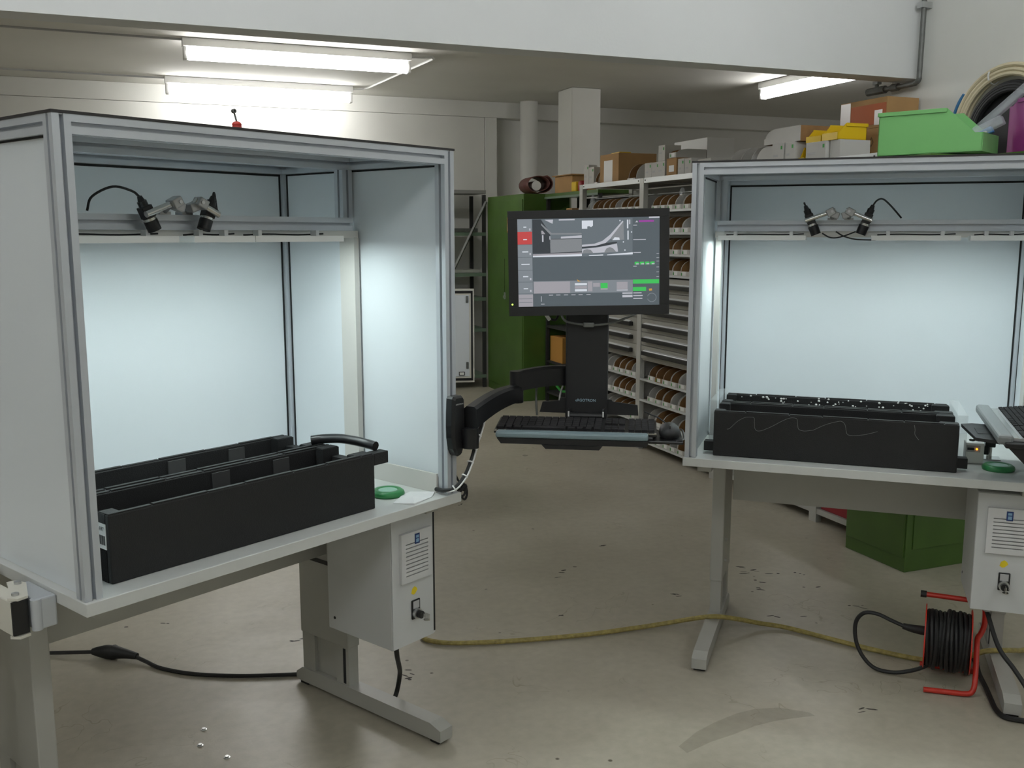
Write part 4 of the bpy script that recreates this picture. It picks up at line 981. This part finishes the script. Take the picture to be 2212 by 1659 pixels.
shelf_bin(3.54, 5.0, Z0, .20, .130, 0, 'wide open white bin lying in front of the big grey-sided bin', GB, d=.19, ang=-90)
shelf_bin(3.53, 4.90, 2.1148, .24, .085, 0, 'big grey-sided open bin with rounded front lying on white boxes', GB, d=.33, ang=-90)
carton(3.52, 3.74, 4.70, 4.805, Z0, 2.114, 'bin_white', 'white parts box leaning near the big grey-sided bin', 'box', None, GB, mark=True)
carton(3.52, 3.74, 4.60, 4.685, Z0, 2.114, 'bin_white', 'white parts box beside the small yellow bin', 'box', None, GB, mark=True)
carton(3.52, 3.76, 4.335, 4.50, Z0, 2.095, 'bin_white', 'broad white parts box below the yellow bins', 'box', None, GB, mark=True)
def plastic_bin(frame, c, L, W, Hh, m, lab, rotz=0, tilt=(0, 0), lip=.45, cut=.28, grp=None, m2=None):
    """open-fronted stacking bin, its front towards -x of its own axes"""
    t = thing('stacking_bin', lab, 'storage bin', frame, c, grp)
    ORG[t.name] = Vector((0, 0, 0))
    t.rotation_euler = (R(tilt[0]), R(tilt[1]), frame.a + R(rotz))
    th = .004; f = Hh * lip
    out = [(-L / 2, 0), (-L / 2, f), (-L / 2 + L * .07, f), (-L / 2 + cut * L, Hh), (L / 2, Hh), (L / 2, 0)]
    for y in (-W / 2, W / 2 - th): MB().prism(out, y, y + th, 'y').build('side', m, t)
    b = MB().box(-L / 2, L / 2, -W / 2, W / 2, 0, th).box(L / 2 - th, L / 2, -W / 2, W / 2, th, Hh); b.build('shell', m, t)
    MB().box(-L / 2 - .002, -L / 2 + th, -W / 2, W / 2, 0, f, .001).build('front_lip', m2 or m, t)
    for y in (-W / 2 - .006, W / 2): MB().box(-L / 2 + cut * L, L / 2 + .004, y, y + .006, Hh - .016, Hh + .002, .001).build('rim', m, t)
    MB().box(L / 2, L / 2 + .006, -W / 2 - .006, W / 2 + .006, Hh - .016, Hh + .002, .001).build('rim', m, t)
    return t
plastic_bin(BLD, (3.63, 4.465, 2.0960), .19, .115, .072, 'bin_yellow', 'yellow stacking bin on the broad white box, farther of the pair', 4, grp='yellow stacking bins')
plastic_bin(BLD, (3.63, 4.325, 2.096), .19, .125, .085, 'bin_yellow', 'yellow stacking bin beside the carton with diamond mark', 0, grp='yellow stacking bins')
MB().box(3.54, 3.74, 4.245, 4.325, Z0, 2.0955, .002).top('carton', 'bin_white', BLD, (3.66, 4.2, Z0), 'long white box beneath the nearer yellow bin', 'box')
plastic_bin(BLD, (3.60, 4.555, Z0), .13, .05, .10, 'bin_yellow', 'small yellow stacking bin wedged between white boxes', 0, grp='yellow stacking bins')
# green locker in the row: nearest unit, seen under the right bench
CZ = 1.955
t = thing('green_locker', 'green steel locker behind the right workbench', 'cabinet', BLD, (3.6, 3.63, 0))
MB().box(3.36, 3.975, 3.425, 3.835, .0, CZ, .003).build('body', 'green_cab', t)
for ra, rb2 in ((3.432, 3.828),): MB().box(3.352, 3.3605, ra, rb2, .07, CZ - .04, .002).build('door', 'green_cab', t)
MB().box(3.40, 3.95, 3.420, 3.4255, .11, CZ - .02, .001).build('side_sheet', 'green_cab', t)
# cart with red crate under the last bay
MB().box(3.52, 3.90, 3.935, 4.23, .0806, .29, .004).top('red_crate', 'red_dark', BLD, (3.7, 4.1, .0806), 'dark red crate on the lowest shelf beside the green locker', 'crate')
# cartons and bins on the green locker
t = carton(3.86, 4.08, 4.20, 4.66, Z0, 2.175, 'card', 'brown carton with printed diamond mark under the taped carton', 'carton')
mb = MB()
for h_ in (.030, .017):
    P = [(3.8592, 4.375 - h_ * .62, 2.10), (3.8592, 4.375, 2.10 + h_), (3.8592, 4.375 + h_ * .62, 2.10), (3.8592, 4.375, 2.10 - h_)]
    if h_ == .030: outer = P
    else: mb.add(outer + P, [[k, (k + 1) % 4, 4 + (k + 1) % 4, 4 + k] for k in range(4)])
mb.build('diamond_mark', 'card_dark', t)
t = carton(3.86, 4.08, 4.27, 4.64, 2.1756, 2.335, 'card', 'brown carton wrapped in orange and clear tape', 'carton')
MB().box(3.8585, 3.8605, 4.275, 4.55, 2.195, 2.305).build('orange_band', 'tape_orange', t)
MB().box(3.8580, 3.8605, 4.555, 4.635, 2.180, 2.330).build('clear_tape', 'tape_clear', t)
MB().box(3.8578, 3.8600, 4.30, 4.36, 2.19, 2.27).build('clear_tape', 'tape_clear', t)
gb = plastic_bin(BLD, (3.535, 3.57, CZ + .006), .46, .25, .195, 'bin_green', 'large light green stacking bin on the green locker holding film-wrapped parts', 118, (0, 0), .42, .34)
MB().rbox((.0, -.127, .08), (.44, .004, .004), Matrix.Identity(3)).build('rib', 'bin_green', gb)
def in_bin(x, y, z): c_, n_ = math.cos(R(118)), math.sin(R(118)); return (3.535 + c_ * x - n_ * y, 3.57 + n_ * x + c_ * y, CZ + .006 + z)
for k, (c, sz, tilt_, m) in enumerate((((-.176, .065, .081), (.26, .05, .04), 25, 'film'), ((-.205, -.09, .165), (.42, .045, .035), 42, 'film'), ((-.15, -.02, .067), (.18, .036, .03), 25, 'hose_blue'), ((-.15, .02, .060), (.15, .022, .012), 25, 'paper'))):
    c = in_bin(*c)
    MB().rbox(c, sz, rotm('Z', 118) @ rotm('Y', tilt_), .005).top('wrapped_part', m, BLD, c, ('film-wrapped part resting over the lip of the green bin', 'long film-wrapped part leaning on the magenta bin', 'blue plastic part inside the green bin', 'white paper slip inside the green bin')[k], 'part')
plastic_bin(BLD, (3.86, 3.19, CZ + .002), .36, .28, .24, 'bin_magenta', 'magenta stacking bin beside the light green bin', -110, (0, 0), .9, .2)
t = thing('wall_shelf', 'narrow wall shelf carrying the magenta bin', 'shelf', BLD, (3.9, 3.2, CZ))
MB().box(3.66, 4.097, 2.94, 3.415, CZ - .025, CZ + .001).build('board', 'green_cab', t)
for r in (3.08, 3.36): MB().prism([(3.75, CZ - .0255), (4.097, CZ - .0255), (4.097, CZ - .25)], r, r + .02, 'y').build('bracket', 'pipe_grey', t)
# coiled hoses leaning on the wall
t = thing('hose_coil', 'coil of cream plastic hose with black inner coil leaning on the wall', 'hose coil', BLD, (3.99, 3.655, 1.78))
cz, cr = 2.10, 3.655
mb = MB(); rg = random.Random(5)
for k in range(10):
    rr = .268 + .011 * (k % 5) + rg.uniform(-.003, .003); s = 4.066 - .016 * (k // 5) - .01 * (k % 2)
    mb.tube([(s - .03 * math.sin(a) * .3, cr + rr * math.cos(a), cz + rr * math.sin(a)) for a in [i * math.pi / 10 for i in range(20)]], .011, 7, 2, True)
mb.build('cream_hose', 'hose_cream', t)
mb = MB()
for k in range(7):
    rr = .205 + .012 * (k % 4); s = 4.056 - .014 * (k // 4)
    mb.tube([(s, cr - .01 + rr * math.cos(a), cz - .01 + rr * math.sin(a)) for a in [i * math.pi / 10 for i in range(20)]], .011, 7, 2, True)
mb.build('black_hose', 'hose_dark', t)
mb = MB().cyl((4.078, cr, cz), (4.096, cr, cz), .235, n=32); mb.build('black_bundle', 'hose_dark', t)
for a in (70, 120): 
    p = Vector((4.054, cr + .29 * math.cos(R(a)), cz + .29 * math.sin(R(a)))); MB().ring(p - Vector((0, .004, 0)), p + Vector((0, .004, 0)), .040, .036, 14).build('strap', 'label_white', t)
MB().tube([(4.06, 4.0, 2.14), (4.06, 3.995, 2.21), (4.06, 3.97, 2.27), (4.06, 3.94, 2.31)], .009, 8, 5).build('blue_hose', 'hose_blue', t)

# ------------------------------------------------------------------ far end of the hall
t = thing('tall_green_locker', 'tall green steel locker with keyhole handle by the back wall', 'cabinet', BLD, (3.7, 9.0, 0))
MB().box(3.475, 3.95, 8.525, 9.50, 0, 1.975, .004).build('body', 'green_cab', t)
dr = MB().box(3.466, 3.4755, 8.54, 9.485, .08, 1.925, .003).build('door', 'green_cab', t)
MB().box(3.452, 3.466, 8.965, 8.99, .96, 1.03, .004).cyl((3.466, 8.977, .985), (3.445, 8.977, .985), .014, n=12).build('door_handle', 'steel', dr)
MB().box(3.464, 3.4662, 8.998, 9.004, 1.02, 1.36).build('scratch', 'flat_black', dr)
MB().box(3.4645, 3.4662, 8.80, 8.93, 1.615, 1.76).build('notice', 'card_orange', dr)
MB().box(3.4640, 3.4650, 8.815, 8.915, 1.63, 1.745).build('notice_paper', 'label_white', dr)
t = thing('dark_rack', 'dark open rack with green top between tall locker and storage rack', 'shelving', BLD, (3.9, 7.95, 0))
MB().box(3.69, 4.05, 7.40, 8.52, 1.94, 1.972, .002).build('top_shelf', 'green_cab', t)
MB().box(3.685, 3.69, 7.40, 8.52, 1.925, 1.945).build('top_edge', 'green_shelf', t)
for z in (.10, .40, .735, 1.15, 1.58): MB().box(3.70, 4.05, 7.41, 8.51, z - .02, z).build('shelf', 'rack_dark', t)
for r in (7.40, 8.48):
    for s in (3.70, 4.02): MB().box(s, s + .03, r, r + .03, 0, 1.94).build('upright', 'rack_dark', t)
MB().box(4.045, 4.05, 7.41, 8.51, .1, 1.93).build('back_sheet', 'rack_dark', t)
carton(3.72, 3.95, 8.16, 8.44, .4006, .64, 'card_orange', 'orange cardboard box on the dark rack behind the pillar', 'box')
carton(3.72, 3.95, 7.98, 8.10, 1.5806, 1.83, 'card', 'small tan carton on the upper shelf of the dark rack', 'carton')
carton(3.72, 3.95, 7.80, 7.84, 1.5806, 1.83, 'label_white', 'slim white folder on the upper shelf of the dark rack', 'folder')
carton(3.72, 3.95, 7.62, 7.78, 1.5806, 1.80, 'card_orange', 'orange-brown carton behind the rack upright, dark rack', 'carton')
wcable('green_strap', 'green_mark', [BLD.w(p) for p in ((3.66, 8.2, .22), (3.67, 8.05, .16), (3.70, 7.9, .20), (3.70, 8.0, .30))], .012, 'bright green strap on the lower dark rack', 'strap')
# roll of brown sheet and cartons on top of the green locker and the dark rack
t = thing('leather_roll', 'rolled reddish brown sheet lying on the tall green locker', 'roll', BLD, (3.70, 8.80, 1.9756))
mb = MB(); N = 34
def rollp(f, s): a = -1.2 + f * 2 * math.pi * 1.35; rr = .095 + .045 * f; return (s, 8.80 + rr * math.cos(a), 2.072 + rr * .70 * math.sin(a))
ps = [rollp(i / N, 3.55) for i in range(N + 1)] + [rollp(i / N, 3.88) for i in range(N + 1)]
mb.add(ps, [[i, i + 1, N + 2 + i, N + 1 + i] for i in range(N)]); mb.smooth = True
ro = mb.build('sheet', 'leather', t); sm = ro.modifiers.new('thick', 'SOLIDIFY'); sm.thickness = .006
MB().cyl((3.60, 8.775, 2.056), (3.86, 8.775, 2.056), .046, n=20).build('paper_core', 'label_white', t)
t.rotation_euler[2] += R(-97)
t = carton(3.74, 3.98, 8.02, 8.40, 1.9726, 2.125, 'card', 'open brown carton beside the rolled sheet', 'carton')
MB().box(3.72, 4.0, 8.0, 8.43, 2.1252, 2.1335).build('lid', 'card', t)
MB().box(3.71, 3.78, 7.88, 7.98, 1.9726, 2.06, .01).top('yellow_tin', 'bin_yellow', BLD, (3.75, 7.93, 1.9726), 'small yellow tin beside the open brown carton', 'tin')
mb = MB().lathe((3.75, 7.82, 1.9726), [(.038, 0), (.042, .01), (.042, .075), (.03, .09)], 16); mb.smooth = True
mb.top('red_tin', 'red_dark', BLD, (3.75, 7.82, 1.9726), 'small red tin at the end of the dark rack top', 'tin')
# rack against the back wall
t = thing('wall_rack', 'grey-green open rack with diagonal brace against the back wall', 'shelving', BLD, (2.5, 9.75, 0))
for z, m in ((2.045, 'grey_shelf'), (1.618, 'green_shelf'), (1.202, 'green_shelf'), (.948, 'green_shelf'), (.625, 'green_shelf'), (.137, 'green_shelf')):
    MB().box(1.60, 3.455, 9.50, 9.93, z - .035, z).build('shelf', m, t)
for s in (1.60, 3.42):
    for r in (9.505, 9.90): MB().box(s, s + .035, r, r + .03, 0, 2.0).build('upright', 'rack_dark', t)
mb = MB().tube([(3.45, 9.485, 1.93), (3.10, 9.485, 1.25)], .015, 4, 1).build('brace', 'pipe_grey', t)
mb = MB().tube([(3.05, 9.915, .62), (3.40, 9.915, .16)], .018, 4, 1).build('brace', 'grey_shelf', t)
MB().box(2.9, 3.40, 9.60, 9.85, 1.6186, 1.66, .004).top('cable_tray', 'pipe_grey', BLD, (3.15, 9.7, 1.6186), 'perforated grey tray lying on the wall rack', 'tray')
MB().box(2.9, 3.40, 9.55, 9.85, 1.2026, 1.235, .004).top('steel_sheet', 'shelf_steel', BLD, (3.15, 9.7, 1.2026), 'flat steel sheet lying on the wall rack', 'sheet')
# open switch cabinet behind the left booth: only its door is seen
DF = Frame(BLD.w((2.095, 6.0, 0)).x, BLD.w((2.095, 6.0, 0)).y, 8)
t = thing('switch_cabinet', 'pale grey switch cabinet with open door behind the monitor-arm booth', 'cabinet', DF, (-.5, .2, 0))
MB().box(-1.05, -.36, .0, .30, .62, 1.26, .004).build('housing', 'cream', t)
for x in (-1.02, -.43): MB().box(x, x + .05, .10, .15, 0, .62).build('leg', 'desk_paint', t)
d = MB().box(-.36, .0, -.012, .010, .627, 1.245, .003).build('door', 'cream', t)
MB().box(-.36, -.012, -.016, -.011, .640, .656).box(-.36, -.012, -.016, -.011, 1.216, 1.232).box(-.022, -.010, -.016, -.011, .640, 1.232).build('door_gasket', 'gasket', d)
MB().box(-.36, -.034, -.020, -.0115, .668, 1.204, .002).build('inner_panel', 'panel', d)
for z in (.72, 1.155): MB().box(-.056, -.040, -.030, -.020, z, z + .045, .003).build('latch', 'pipe_grey', d)
MB().box(-.105, -.065, -.026, -.020, .675, .70, .003).build('pocket', 'plastic_black', d)
MB().box(-.100, -.070, -.0268, -.0258, .680, .696).build('pocket_label', 'label_white', d)
